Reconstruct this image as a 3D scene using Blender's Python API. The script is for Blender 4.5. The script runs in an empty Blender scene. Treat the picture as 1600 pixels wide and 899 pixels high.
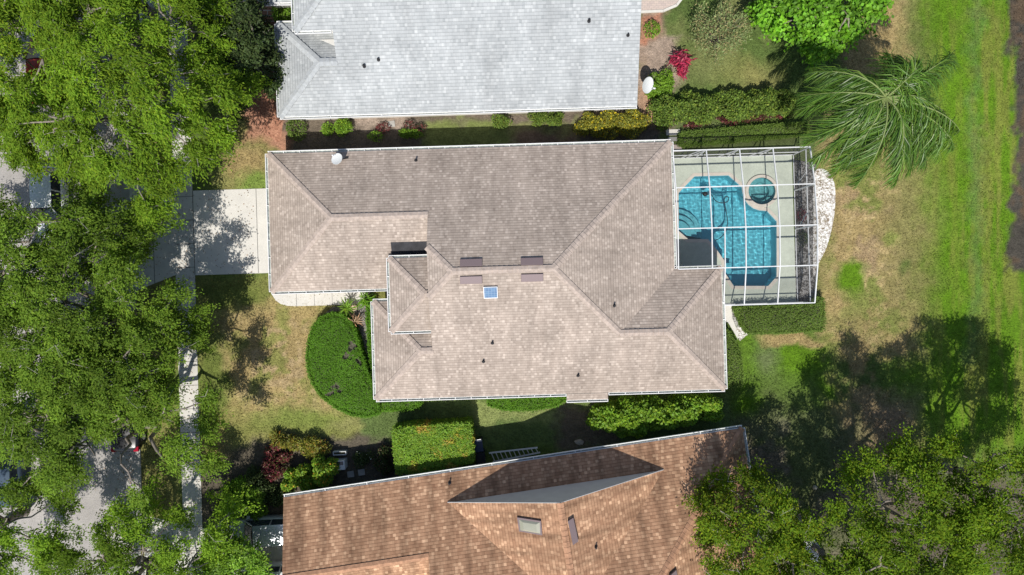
import bpy, bmesh, math, random
import numpy as np
from mathutils import Vector, Matrix
from mathutils.geometry import tessellate_polygon

R_ = math.radians
scene = bpy.context.scene
COL = scene.collection

# ------------------------------------------------------------------ camera, sky, sun, exposure
CAM_H = 44.0
cam_d = bpy.data.cameras.new("camera")
cam = bpy.data.objects.new("camera", cam_d)
COL.objects.link(cam)
cam.location = (0, 0, CAM_H)
cam.rotation_euler = (0, 0, 0)
cam_d.sensor_fit = 'HORIZONTAL'
cam_d.angle = 2 * math.atan(0.75)
cam_d.clip_start = 0.5
cam_d.clip_end = 3000
scene.camera = cam

SUN_DIR = Vector((0.13, 0.64, -1.0)).normalized()
world = bpy.data.worlds.new("World")
scene.world = world
world.use_nodes = True
wn = world.node_tree.nodes
bg = wn["Background"]
sky = wn.new("ShaderNodeTexSky")
sky.sky_type = 'NISHITA'
sky.sun_disc = False
sky.sun_elevation = math.asin(-SUN_DIR.z)
sky.sun_rotation = math.atan2(-SUN_DIR.x, -SUN_DIR.y)
world.node_tree.links.new(sky.outputs[0], bg.inputs[0])
bg.inputs[1].default_value = 0.09
sun_d = bpy.data.lights.new("sun", 'SUN')
sun_d.energy = 4.2
sun_d.angle = R_(0.5)
sun_d.color = (1.0, 0.955, 0.88)
sun = bpy.data.objects.new("sun", sun_d)
COL.objects.link(sun)
sun.location = (0, 0, 60)
sun.rotation_euler = SUN_DIR.to_track_quat('-Z', 'Y').to_euler()
vs = scene.view_settings
vs.view_transform = 'Standard'
vs.look = 'None'
vs.exposure = 0.25
vs.gamma = 1.0
vs.use_curve_mapping = False
scene.cycles.max_bounces = 8
scene.cycles.transparent_max_bounces = 24
scene.cycles.caustics_reflective = False
scene.cycles.caustics_refractive = True

# ------------------------------------------------------------------ helpers
F = 1600 / 1.5          # focal length in photo pixels


def W(px, py, h=0.0):
    """A point seen at a photo pixel and standing h metres above the ground."""
    k = (CAM_H - h) / F
    return Vector(((px - 800) * k, (449.5 - py) * k, h))


def rot2(x, y, deg):
    c, s = math.cos(R_(deg)), math.sin(R_(deg))
    return (x * c - y * s, x * s + y * c)


TH = 1.7                # the street and the middle house are turned by this much


def L2W(u, v, h=0.0, deg=TH):
    x, y = rot2(u, v, deg)
    return Vector((x, y, h))


def mat(name, rgb, rough=0.8, metal=0.0, noise=None, bump=0.0, bump_scale=30.0, spec=0.3):
    m = bpy.data.materials.new(name)
    m.use_nodes = True
    nt = m.node_tree
    b = nt.nodes["Principled BSDF"]
    b.inputs["Base Color"].default_value = (*rgb, 1)
    b.inputs["Roughness"].default_value = rough
    b.inputs["Metallic"].default_value = metal
    b.inputs["Specular IOR Level"].default_value = spec
    if noise:
        tc = nt.nodes.new("ShaderNodeTexCoord")
        mixc = None
        prev = None
        for (sc, amt, det) in noise:
            n = nt.nodes.new("ShaderNodeTexNoise")
            n.inputs["Scale"].default_value = sc
            n.inputs["Detail"].default_value = det
            nt.links.new(tc.outputs["Object"], n.inputs["Vector"])
            mr = nt.nodes.new("ShaderNodeMapRange")
            mr.inputs[1].default_value = 0.3
            mr.inputs[2].default_value = 0.7
            mr.inputs[3].default_value = 1 - amt
            mr.inputs[4].default_value = 1 + amt
            nt.links.new(n.outputs[0], mr.inputs[0])
            mx = nt.nodes.new("ShaderNodeVectorMath")
            mx.operation = 'SCALE'
            if prev is None:
                mx.inputs[0].default_value = rgb
            else:
                nt.links.new(prev, mx.inputs[0])
            nt.links.new(mr.outputs[0], mx.inputs["Scale"])
            prev = mx.outputs[0]
        nt.links.new(prev, b.inputs["Base Color"])
    if bump:
        tc = nt.nodes.new("ShaderNodeTexCoord")
        n = nt.nodes.new("ShaderNodeTexNoise")
        n.inputs["Scale"].default_value = bump_scale
        n.inputs["Detail"].default_value = 3
        nt.links.new(tc.outputs["Object"], n.inputs["Vector"])
        bp = nt.nodes.new("ShaderNodeBump")
        bp.inputs["Strength"].default_value = bump
        bp.inputs["Distance"].default_value = 0.05
        nt.links.new(n.outputs[0], bp.inputs["Height"])
        nt.links.new(bp.outputs[0], b.inputs["Normal"])
    return m


def np_mesh(name, verts, faces, material=None, colors=None, parent=None, smooth=False, uvs=None):
    """verts (N,3); faces (M,k) array -> ONE mesh object."""
    verts = np.asarray(verts, dtype=np.float32)
    faces = np.asarray(faces, dtype=np.int32)
    me = bpy.data.meshes.new(name)
    me.vertices.add(len(verts))
    me.vertices.foreach_set("co", verts.ravel())
    k = faces.shape[1]
    me.loops.add(faces.size)
    me.loops.foreach_set("vertex_index", faces.ravel())
    me.polygons.add(len(faces))
    me.polygons.foreach_set("loop_start", np.arange(0, faces.size, k, dtype=np.int32))
    me.update(calc_edges=True)
    if smooth:
        me.polygons.foreach_set("use_smooth", np.ones(len(faces), dtype=bool))
    if colors is not None:
        at = me.color_attributes.new("tint", 'FLOAT_COLOR', 'POINT')
        c4 = np.ones((len(verts), 4), dtype=np.float32)
        c4[:, :3] = colors
        at.data.foreach_set("color", c4.ravel())
    if material:
        me.materials.append(material)
    o = bpy.data.objects.new(name, me)
    COL.objects.link(o)
    if parent:
        o.parent = parent
    return o


class MB:
    """Collects shapes, then links them as one mesh object."""

    def __init__(self):
        self.v = []
        self.f = []
        self.uv = {}

    def face(self, pts, uv=None):
        i = len(self.v)
        self.v += [tuple(p) for p in pts]
        if uv:
            self.uv[len(self.f)] = uv
        self.f.append(list(range(i, i + len(pts))))

    def box(self, x0, x1, y0, y1, z0, z1):
        i = len(self.v)
        self.v += [(x0, y0, z0), (x1, y0, z0), (x1, y1, z0), (x0, y1, z0),
                   (x0, y0, z1), (x1, y0, z1), (x1, y1, z1), (x0, y1, z1)]
        self.f += [[i + a for a in q] for q in ((3, 2, 1, 0), (4, 5, 6, 7), (0, 1, 5, 4), (1, 2, 6, 5), (2, 3, 7, 6), (3, 0, 4, 7))]
        return self

    def bar(self, a, b, w, h, up=(0, 0, 1)):
        a, b = Vector(a), Vector(b)
        d = (b - a).normalized()
        up = Vector(up)
        if abs(d.dot(up)) > 0.98:
            up = Vector((1, 0, 0))
        s = d.cross(up).normalized()
        t = s.cross(d).normalized()
        i = len(self.v)
        for p in (a, b):
            for (cs, ct) in ((-1, -1), (1, -1), (1, 1), (-1, 1)):
                self.v.append(tuple(p + s * cs * w / 2 + t * ct * h / 2))
        self.f += [[i + q for q in x] for x in ((0, 1, 2, 3), (7, 6, 5, 4), (0, 4, 5, 1), (1, 5, 6, 2), (2, 6, 7, 3), (3, 7, 4, 0))]
        return self

    def tube(self, pts, radii, n=8, cap=True):
        pts = [Vector(p) for p in pts]
        if not hasattr(radii, '__len__'):
            radii = [radii] * len(pts)
        i0 = len(self.v)
        for k, p in enumerate(pts):
            d = (pts[min(k + 1, len(pts) - 1)] - pts[max(k - 1, 0)])
            d = d.normalized() if d.length > 1e-6 else Vector((0, 0, 1))
            up = Vector((0, 0, 1)) if abs(d.z) < 0.9 else Vector((1, 0, 0))
            s = d.cross(up).normalized()
            t = s.cross(d)
            for j in range(n):
                a = 2 * math.pi * j / n
                self.v.append(tuple(p + (s * math.cos(a) + t * math.sin(a)) * radii[k]))
        for k in range(len(pts) - 1):
            for j in range(n):
                a = i0 + k * n + j
                b = i0 + k * n + (j + 1) % n
                self.f.append([a, b, b + n, a + n])
        if cap:
            self.f.append([i0 + j for j in range(n)][::-1])
            e = i0 + (len(pts) - 1) * n
            self.f.append([e + j for j in range(n)])
        return self

    def prism(self, poly, z0, z1, top=True, bottom=False):
        n = len(poly)
        i = len(self.v)
        self.v += [(p[0], p[1], z0) for p in poly] + [(p[0], p[1], z1) for p in poly]
        for k in range(n):
            k2 = (k + 1) % n
            self.f.append([i + k, i + k2, i + n + k2, i + n + k])
        if top:
            tri = tessellate_polygon([[Vector((p[0], p[1], 0)) for p in poly]])
            for t in tri:
                self.f.append([i + n + q for q in t])
        if bottom:
            for t in tessellate_polygon([[Vector((p[0], p[1], 0)) for p in poly]]):
                self.f.append([i + q for q in t][::-1])
        return self

    def lathe(self, c, prof, n=24):
        """prof: list of (r, z) around a vertical axis at c."""
        i0 = len(self.v)
        for (r, z) in prof:
            for j in range(n):
                a = 2 * math.pi * j / n
                self.v.append((c[0] + r * math.cos(a), c[1] + r * math.sin(a), c[2] + z))
        for k in range(len(prof) - 1):
            for j in range(n):
                a = i0 + k * n + j
                b = i0 + k * n + (j + 1) % n
                self.f.append([a, b, b + n, a + n])
        return self

    def build(self, name, material=None, parent=None, smooth=False, bevel=0.0, recalc=True):
        me = bpy.data.meshes.new(name)
        me.from_pydata([tuple(p) for p in self.v], [], self.f)
        if self.uv:
            ul = me.uv_layers.new(name="UVMap")
            for fi, p in enumerate(me.polygons):
                if fi in self.uv:
                    for li, q in zip(p.loop_indices, self.uv[fi]):
                        ul.data[li].uv = q
        elif recalc:
            bm = bmesh.new()
            bm.from_mesh(me)
            bmesh.ops.recalc_face_normals(bm, faces=bm.faces)
            bm.to_mesh(me)
            bm.free()
        if smooth:
            for p in me.polygons:
                p.use_smooth = True
        if material:
            me.materials.append(material)
        o = bpy.data.objects.new(name, me)
        COL.objects.link(o)
        if parent:
            o.parent = parent
        if bevel:
            b = o.modifiers.new("bevel", 'BEVEL')
            b.width = bevel
            b.segments = 2
            b.limit_method = 'ANGLE'
        return o


def tag(o, label=None, cat=None, group=None, kind=None):
    if label:
        o["label"] = label
    if cat:
        o["category"] = cat
    if group:
        o["group"] = group
    if kind:
        o["kind"] = kind
    return o


def thing(name, loc, label, cat, rz=0.0, group=None):
    o = bpy.data.objects.new(name, None)
    o.empty_display_size = 0.3
    COL.objects.link(o)
    o.location = loc
    o.rotation_euler = (0, 0, rz)
    return tag(o, label, cat, group)


def copy_thing(root, loc, rz, label, group=None):
    r = root.copy()
    COL.objects.link(r)
    r.location = loc
    r.rotation_euler = (0, 0, rz)
    r["label"] = label
    if group:
        r["group"] = group
    for ch in list(root.children):
        c = ch.copy()
        COL.objects.link(c)
        c.parent = r
        for g in ch.children:
            d = g.copy()
            COL.objects.link(d)
            d.parent = c
    return r


def vnoise(x, y, scale, seed):
    """smooth value noise in 0..1 on numpy arrays"""
    rng = np.random.RandomState(seed)
    tab = rng.rand(64, 64)
    X, Y = x / scale, y / scale
    xi, yi = np.floor(X).astype(int), np.floor(Y).astype(int)
    fx, fy = X - xi, Y - yi
    fx, fy = fx * fx * (3 - 2 * fx), fy * fy * (3 - 2 * fy)
    a = tab[xi % 64, yi % 64]
    b = tab[(xi + 1) % 64, yi % 64]
    c = tab[xi % 64, (yi + 1) % 64]
    d = tab[(xi + 1) % 64, (yi + 1) % 64]
    return (a * (1 - fx) + b * fx) * (1 - fy) + (c * (1 - fx) + d * fx) * fy


def fbm(x, y, scale, seed, oct=4):
    t = 0
    amp = 0.5
    tot = 0
    for k in range(oct):
        t = t + amp * vnoise(x, y, scale / 2 ** k, seed + k * 17)
        tot += amp
        amp *= 0.55
    return t / tot


def in_poly(px, py, poly):
    inside = np.zeros(px.shape, dtype=bool)
    n = len(poly)
    j = n - 1
    for i in range(n):
        xi, yi = poly[i][0], poly[i][1]
        xj, yj = poly[j][0], poly[j][1]
        c = ((yi > py) != (yj > py)) & (px < (xj - xi) * (py - yi) / (yj - yi + 1e-12) + xi)
        inside ^= c
        j = i
    return inside


def norm_rows(a):
    return a / (np.linalg.norm(a, axis=1, keepdims=True) + 1e-9)


# ------------------------------------------------------------------ materials
def attr_mat(name, rgb, rough=0.9, transl=0.0, bump=0.0, bump_scale=40.0, fine=None, spec=0.2):
    m = bpy.data.materials.new(name)
    m.use_nodes = True
    nt = m.node_tree
    b = nt.nodes["Principled BSDF"]
    out = nt.nodes["Material Output"]
    a = nt.nodes.new("ShaderNodeAttribute")
    a.attribute_name = "tint"
    mul = nt.nodes.new("ShaderNodeVectorMath")
    mul.operation = 'MULTIPLY'
    mul.inputs[1].default_value = rgb
    nt.links.new(a.outputs["Color"], mul.inputs[0])
    col = mul.outputs[0]
    if fine:
        tc = nt.nodes.new("ShaderNodeTexCoord")
        for sc, amt in fine:
            n = nt.nodes.new("ShaderNodeTexNoise")
            n.inputs["Scale"].default_value = sc
            n.inputs["Detail"].default_value = 2
            nt.links.new(tc.outputs["Object"], n.inputs["Vector"])
            mr = nt.nodes.new("ShaderNodeMapRange")
            mr.inputs[1].default_value = 0.28
            mr.inputs[2].default_value = 0.72
            mr.inputs[3].default_value = 1 - amt
            mr.inputs[4].default_value = 1 + amt
            nt.links.new(n.outputs[0], mr.inputs[0])
            sm = nt.nodes.new("ShaderNodeVectorMath")
            sm.operation = 'SCALE'
            nt.links.new(col, sm.inputs[0])
            nt.links.new(mr.outputs[0], sm.inputs["Scale"])
            col = sm.outputs[0]
    nt.links.new(col, b.inputs["Base Color"])
    b.inputs["Roughness"].default_value = rough
    b.inputs["Specular IOR Level"].default_value = spec
    if bump:
        tc = nt.nodes.new("ShaderNodeTexCoord")
        n = nt.nodes.new("ShaderNodeTexNoise")
        n.inputs["Scale"].default_value = bump_scale
        n.inputs["Detail"].default_value = 4
        nt.links.new(tc.outputs["Object"], n.inputs["Vector"])
        bp = nt.nodes.new("ShaderNodeBump")
        bp.inputs["Strength"].default_value = bump
        bp.inputs["Distance"].default_value = 0.08
        nt.links.new(n.outputs[0], bp.inputs["Height"])
        nt.links.new(bp.outputs[0], b.inputs["Normal"])
    if transl:
        t = nt.nodes.new("ShaderNodeBsdfTranslucent")
        tcol = nt.nodes.new("ShaderNodeVectorMath")
        tcol.operation = 'MULTIPLY'
        tcol.inputs[1].default_value = (1.2, 1.15, 0.6)
        nt.links.new(col, tcol.inputs[0])
        nt.links.new(tcol.outputs[0], t.inputs["Color"])
        mx = nt.nodes.new("ShaderNodeMixShader")
        mx.inputs[0].default_value = transl
        nt.links.new(b.outputs[0], mx.inputs[1])
        nt.links.new(t.outputs[0], mx.inputs[2])
        nt.links.new(mx.outputs[0], out.inputs["Surface"])
    return m


def shingle_mat(name, c_dark, c_mid, c_light, streak=0.0, row=0.2, tab=0.3):
    m = bpy.data.materials.new(name)
    m.use_nodes = True
    nt = m.node_tree
    N, Lk = nt.nodes.new, nt.links.new
    b = nt.nodes["Principled BSDF"]
    uv = N("ShaderNodeUVMap")
    uv.uv_map = "UVMap"

    def brick(w, h, off, c1, c2, cm, msize, bias=0.0):
        n = N("ShaderNodeTexBrick")
        n.offset = off
        n.inputs["Scale"].default_value = 1.0
        n.inputs["Brick Width"].default_value = w
        n.inputs["Row Height"].default_value = h
        n.inputs["Mortar Size"].default_value = msize
        n.inputs["Mortar Smooth"].default_value = 0.2
        n.inputs["Bias"].default_value = bias
        n.inputs["Color1"].default_value = (*c1, 1)
        n.inputs["Color2"].default_value = (*c2, 1)
        n.inputs["Mortar"].default_value = (*cm, 1)
        Lk(uv.outputs[0], n.inputs["Vector"])
        return n
    dk = tuple(x * 0.72 for x in c_dark)
    b1 = brick(tab, row, 0.5, c_dark, c_light, dk, 0.012, 0.0)
    b2 = brick(tab * 0.62, row, 0.37, c_mid, c_mid, c_mid, 0.0)
    # every tab its own tone: white noise on the tab's cell
    sep = N("ShaderNodeSeparateXYZ")
    Lk(uv.outputs[0], sep.inputs[0])

    def m2(op, a, bb, val=None):
        n = N("ShaderNodeMath")
        n.operation = op
        if isinstance(a, float):
            n.inputs[0].default_value = a
        else:
            Lk(a, n.inputs[0])
        if isinstance(bb, float):
            n.inputs[1].default_value = bb
        elif bb is not None:
            Lk(bb, n.inputs[1])
        return n.outputs[0]
    vrow = m2('FLOOR', m2('DIVIDE', sep.outputs[1], row), None)
    shift = m2('MULTIPLY', m2('FRACT', m2('MULTIPLY', vrow, 0.37), None), tab)
    ucol = m2('FLOOR', m2('DIVIDE', m2('ADD', sep.outputs[0], shift), tab * 0.55), None)
    cmb = N("ShaderNodeCombineXYZ")
    Lk(ucol, cmb.inputs[0])
    Lk(vrow, cmb.inputs[1])
    wnz = N("ShaderNodeTexWhiteNoise")
    wnz.noise_dimensions = '2D'
    Lk(cmb.outputs[0], wnz.inputs["Vector"])
    ramp = N("ShaderNodeValToRGB")
    cr = ramp.color_ramp
    cr.interpolation = 'LINEAR'
    cr.elements[0].position = 0.0
    cr.elements[0].color = (*c_dark, 1)
    cr.elements[1].position = 1.0
    cr.elements[1].color = (*c_light, 1)
    e = cr.elements.new(0.16)
    e.color = (*c_mid, 1)
    e2 = cr.elements.new(0.80)
    e2.color = tuple(0.86 * a + 0.14 * bb for a, bb in zip(c_mid, c_light)) + (1,)
    Lk(wnz.outputs[0], ramp.inputs[0])
    mx = N("ShaderNodeMix")
    mx.data_type = 'RGBA'
    mx.blend_type = 'MIX'
    mx.inputs[0].default_value = 0.74
    Lk(b1.outputs[0], mx.inputs[6])
    Lk(ramp.outputs[0], mx.inputs[7])
    # dark butt line of each course
    fr = m2('FRACT', m2('DIVIDE', sep.outputs[1], row), None)
    line = N("ShaderNodeMapRange")
    line.inputs[1].default_value = 0.0
    line.inputs[2].default_value = 0.22
    line.inputs[3].default_value = 0.66
    line.inputs[4].default_value = 1.0
    Lk(fr, line.inputs[0])
    tc = N("ShaderNodeTexCoord")
    n1 = N("ShaderNodeTexNoise")
    n1.inputs["Scale"].default_value = 0.45
    n1.inputs["Detail"].default_value = 5
    Lk(tc.outputs["Object"], n1.inputs["Vector"])
    mr = N("ShaderNodeMapRange")
    mr.inputs[1].default_value = 0.3
    mr.inputs[2].default_value = 0.7
    mr.inputs[3].default_value = 0.84
    mr.inputs[4].default_value = 1.10
    Lk(n1.outputs[0], mr.inputs[0])
    sc = m2('MULTIPLY', line.outputs[0], mr.outputs[0])
    if streak:
        mp = N("ShaderNodeMapping")
        mp.inputs["Scale"].default_value = (1.5, 0.16, 1)
        Lk(uv.outputs[0], mp.inputs[0])
        n2 = N("ShaderNodeTexNoise")
        n2.inputs["Scale"].default_value = 1.0
        n2.inputs["Detail"].default_value = 4
        Lk(mp.outputs[0], n2.inputs["Vector"])
        mr2 = N("ShaderNodeMapRange")
        mr2.inputs[1].default_value = 0.42
        mr2.inputs[2].default_value = 0.68
        mr2.inputs[3].default_value = 1.0
        mr2.inputs[4].default_value = 1.0 - streak
        Lk(n2.outputs[0], mr2.inputs[0])
        sc = m2('MULTIPLY', sc, mr2.outputs[0])
    scl = N("ShaderNodeVectorMath")
    scl.operation = 'SCALE'
    Lk(mx.outputs[2], scl.inputs[0])
    Lk(sc, scl.inputs["Scale"])
    Lk(scl.outputs[0], b.inputs["Base Color"])
    b.inputs["Roughness"].default_value = 0.92
    b.inputs["Specular IOR Level"].default_value = 0.15
    bp = N("ShaderNodeBump")
    bp.inputs["Strength"].default_value = 0.55
    bp.inputs["Distance"].default_value = 0.025
    h = m2('ADD', m2('MULTIPLY', m2('SUBTRACT', 1.0, fr), 0.8), m2('MULTIPLY', wnz.outputs[0], 0.3))
    Lk(h, bp.inputs["Height"])
    Lk(bp.outputs[0], b.inputs["Normal"])
    return m


def paver_mat(name, c1, c2, cm, w, h, ms=0.01):
    m = bpy.data.materials.new(name)
    m.use_nodes = True
    nt = m.node_tree
    b = nt.nodes["Principled BSDF"]
    tc = nt.nodes.new("ShaderNodeTexCoord")
    n = nt.nodes.new("ShaderNodeTexBrick")
    n.inputs["Scale"].default_value = 1
    n.inputs["Brick Width"].default_value = w
    n.inputs["Row Height"].default_value = h
    n.inputs["Mortar Size"].default_value = ms
    n.inputs["Color1"].default_value = (*c1, 1)
    n.inputs["Color2"].default_value = (*c2, 1)
    n.inputs["Mortar"].default_value = (*cm, 1)
    nt.links.new(tc.outputs["Object"], n.inputs["Vector"])
    nt.links.new(n.outputs[0], b.inputs["Base Color"])
    b.inputs["Roughness"].default_value = 0.9
    return m


def gravel_mat(name, c_light, c_dark, scale, thresh=0.5, soft=0.2):
    m = bpy.data.materials.new(name)
    m.use_nodes = True
    nt = m.node_tree
    b = nt.nodes["Principled BSDF"]
    tc = nt.nodes.new("ShaderNodeTexCoord")
    vo = nt.nodes.new("ShaderNodeTexVoronoi")
    vo.inputs["Scale"].default_value = scale
    nt.links.new(tc.outputs["Object"], vo.inputs["Vector"])
    n = nt.nodes.new("ShaderNodeTexNoise")
    n.inputs["Scale"].default_value = 2.2
    n.inputs["Detail"].default_value = 5
    nt.links.new(tc.outputs["Object"], n.inputs["Vector"])
    ad = nt.nodes.new("ShaderNodeMath")
    ad.operation = 'MULTIPLY_ADD'
    sp = nt.nodes.new("ShaderNodeSeparateColor")
    nt.links.new(vo.outputs["Color"], sp.inputs[0])
    nt.links.new(sp.outputs[0], ad.inputs[0])
    ad.inputs[1].default_value = 0.5
    nt.links.new(n.outputs[0], ad.inputs[2])
    mr = nt.nodes.new("ShaderNodeMapRange")
    mr.inputs[1].default_value = thresh - soft + 0.25
    mr.inputs[2].default_value = thresh + soft + 0.25
    nt.links.new(ad.outputs[0], mr.inputs[0])
    mx = nt.nodes.new("ShaderNodeMix")
    mx.data_type = 'RGBA'
    mx.inputs[6].default_value = (*c_dark, 1)
    mx.inputs[7].default_value = (*c_light, 1)
    nt.links.new(mr.outputs[0], mx.inputs[0])
    nt.links.new(mx.outputs[2], b.inputs["Base Color"])
    b.inputs["Roughness"].default_value = 0.95
    bp = nt.nodes.new("ShaderNodeBump")
    bp.inputs["Strength"].default_value = 0.7
    bp.inputs["Distance"].default_value = 0.04
    nt.links.new(vo.outputs["Distance"], bp.inputs["Height"])
    nt.links.new(bp.outputs[0], b.inputs["Normal"])
    return m


M = {}
M['white_metal'] = mat("white_painted_metal", (0.80, 0.80, 0.80), 0.45, spec=0.4)
M['gutter_in'] = mat("gutter_inside", (0.34, 0.37, 0.34), 0.8, noise=[(6, 0.4, 3)])
M['stucco'] = mat("white_stucco", (0.74, 0.73, 0.70), 0.9, noise=[(1.5, 0.06, 4)], bump=0.2, bump_scale=60)
M['stucco_beige'] = mat("beige_stucco", (0.52, 0.46, 0.38), 0.9, noise=[(1.5, 0.08, 4)], bump=0.2, bump_scale=60)
M['stucco_grey'] = mat("grey_stucco", (0.46, 0.47, 0.48), 0.9, noise=[(1.5, 0.06, 4)])
M['glass'] = mat("dark_window_glass", (0.03, 0.04, 0.05), 0.08, spec=0.6)
M['roof_tan'] = shingle_mat("tan_shingles", (0.312, 0.256, 0.218), (0.392, 0.326, 0.278), (0.575, 0.49, 0.425), streak=0.16, row=0.17, tab=0.26)
M['roof_grey'] = shingle_mat("pale_grey_shingles", (0.33, 0.352, 0.362), (0.405, 0.425, 0.435), (0.53, 0.55, 0.555), streak=0.10, row=0.19, tab=0.28)
M['roof_brown'] = shingle_mat("brown_shingles", (0.30, 0.163, 0.098), (0.40, 0.224, 0.135), (0.78, 0.50, 0.315), streak=0.45, row=0.19, tab=0.3)
M['cap_tan'] = mat("tan_ridge_shingle", (0.41, 0.34, 0.295), 0.95, noise=[(5, 0.2, 3)])
M['cap_grey'] = mat("grey_ridge_shingle", (0.39, 0.41, 0.42), 0.95, noise=[(5, 0.15, 3)])
M['cap_brown'] = mat("brown_ridge_shingle", (0.40, 0.225, 0.138), 0.95, noise=[(5, 0.25, 3)])
M['black'] = mat("black_rubber", (0.02, 0.02, 0.022), 0.7)
M['flashing_shadow'] = mat("black_flashing_and_shadow", (0.035, 0.035, 0.04), 0.8, noise=[(3, 0.3, 3)])  # pipe flashing black; also paints the entry roof's shadow patch
M['vent_brown'] = mat("brown_vent_metal", (0.21, 0.16, 0.165), 0.55)
M['concrete'] = mat("pale_concrete", (0.60, 0.58, 0.54), 0.9, noise=[(0.45, 0.07, 6), (2.2, 0.035, 4), (9, 0.04, 3)], bump=0.1, bump_scale=80)
M['sidewalk'] = mat("sidewalk_concrete", (0.55, 0.53, 0.49), 0.9, noise=[(0.7, 0.09, 6), (2.5, 0.045, 4), (9, 0.05, 3)], bump=0.1, bump_scale=80)
M['kerb'] = mat("kerb_concrete", (0.36, 0.35, 0.33), 0.9, noise=[(1.2, 0.15, 5)])
M['asphalt'] = mat("weathered_asphalt", (0.37, 0.35, 0.335), 0.95, noise=[(0.35, 0.12, 6), (1.6, 0.08, 4), (14, 0.18, 2)], bump=0.3, bump_scale=60)
M['joint'] = mat("dark_joint", (0.10, 0.095, 0.09), 0.95)
M['gravel_white'] = gravel_mat("white_gravel", (0.74, 0.73, 0.71), (0.22, 0.17, 0.12), 11, 0.42, 0.22)
M['gravel_grey'] = gravel_mat("grey_gravel", (0.46, 0.45, 0.44), (0.13, 0.12, 0.11), 14, 0.5, 0.3)
M['mulch_grey'] = gravel_mat("grey_mulch", (0.36, 0.33, 0.31), (0.10, 0.085, 0.075), 12, 0.5, 0.3)
M['mulch_red'] = gravel_mat("red_mulch", (0.50, 0.26, 0.17), (0.24, 0.10, 0.06), 9, 0.5, 0.35)
M['mulch_bed'] = gravel_mat("bed_stones", (0.42, 0.41, 0.40), (0.055, 0.05, 0.045), 12, 0.62, 0.22)
M['pavers_pink'] = paver_mat("pink_pavers", (0.55, 0.45, 0.40), (0.47, 0.39, 0.36), (0.36, 0.32, 0.29), 0.3, 0.15)
M['pavers_red'] = paver_mat("red_brick_pavers", (0.50, 0.24, 0.15), (0.40, 0.19, 0.12), (0.6, 0.55, 0.5), 0.9, 0.35, 0.03)
M['deck'] = mat("pale_green_pool_deck", (0.47, 0.51, 0.43), 0.85, noise=[(0.6, 0.10, 6), (3, 0.06, 4), (12, 0.05, 2)])
M['coping'] = mat("beige_coping", (0.56, 0.51, 0.44), 0.8, noise=[(3, 0.08, 3)])
M['bark'] = mat("grey_bark", (0.22, 0.19, 0.16), 0.95, noise=[(4, 0.3, 4)])
M['twig'] = mat("pale_twig", (0.42, 0.39, 0.34), 0.95)
M['bark_dark'] = mat("dark_branches", (0.05, 0.05, 0.03), 0.95, noise=[(8, 0.4, 3)])
M['alu'] = mat("brushed_aluminium", (0.74, 0.74, 0.73), 0.5, metal=0.2)
M['chrome'] = mat("bright_metal", (0.75, 0.75, 0.77), 0.2, metal=0.9)
M['tyre'] = mat("tyre_rubber", (0.025, 0.025, 0.025), 0.85)
M['tail'] = mat("red_lamp_plastic", (0.35, 0.01, 0.03), 0.15, spec=0.6)
M['lamp'] = mat("clear_lamp_plastic", (0.75, 0.77, 0.80), 0.1, spec=0.7)
M['dish'] = mat("pale_dish_enamel", (0.66, 0.68, 0.68), 0.4)
M['bin_blue'] = mat("dark_blue_plastic", (0.03, 0.045, 0.085), 0.5, noise=[(4, 0.2, 3)])
M['bin_black'] = mat("black_plastic", (0.015, 0.015, 0.017), 0.55)
M['stone'] = mat("pale_stone", (0.42, 0.38, 0.32), 0.95, noise=[(6, 0.2, 4)], bump=0.4, bump_scale=8)
M['box_grey'] = mat("pale_grey_enamel", (0.60, 0.62, 0.62), 0.5)
M['hose'] = mat("dark_blue_hose", (0.02, 0.035, 0.05), 0.5)
M['pot'] = mat("pale_clay_pot", (0.55, 0.42, 0.33), 0.85, noise=[(6, 0.15, 3)])
M['wood'] = mat("weathered_wood", (0.30, 0.24, 0.18), 0.9, noise=[(5, 0.25, 3)])

# ------------------------------------------------------------------ ground: one sheet to the horizon
DECK = [L2W(*p) for p in ((9.3, 8.02), (18.26, 8.02), (18.26, -1.5), (12.1, -1.5), (12.1, 0.3), (9.3, 0.3))]
DECK_IN = [L2W(*p) for p in ((9.6, 7.7), (17.9, 7.7), (17.9, -1.1), (12.5, -1.1), (12.5, 0.6), (9.6, 0.6))]


grass_pts = []
bW0 = -15.7


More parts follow.
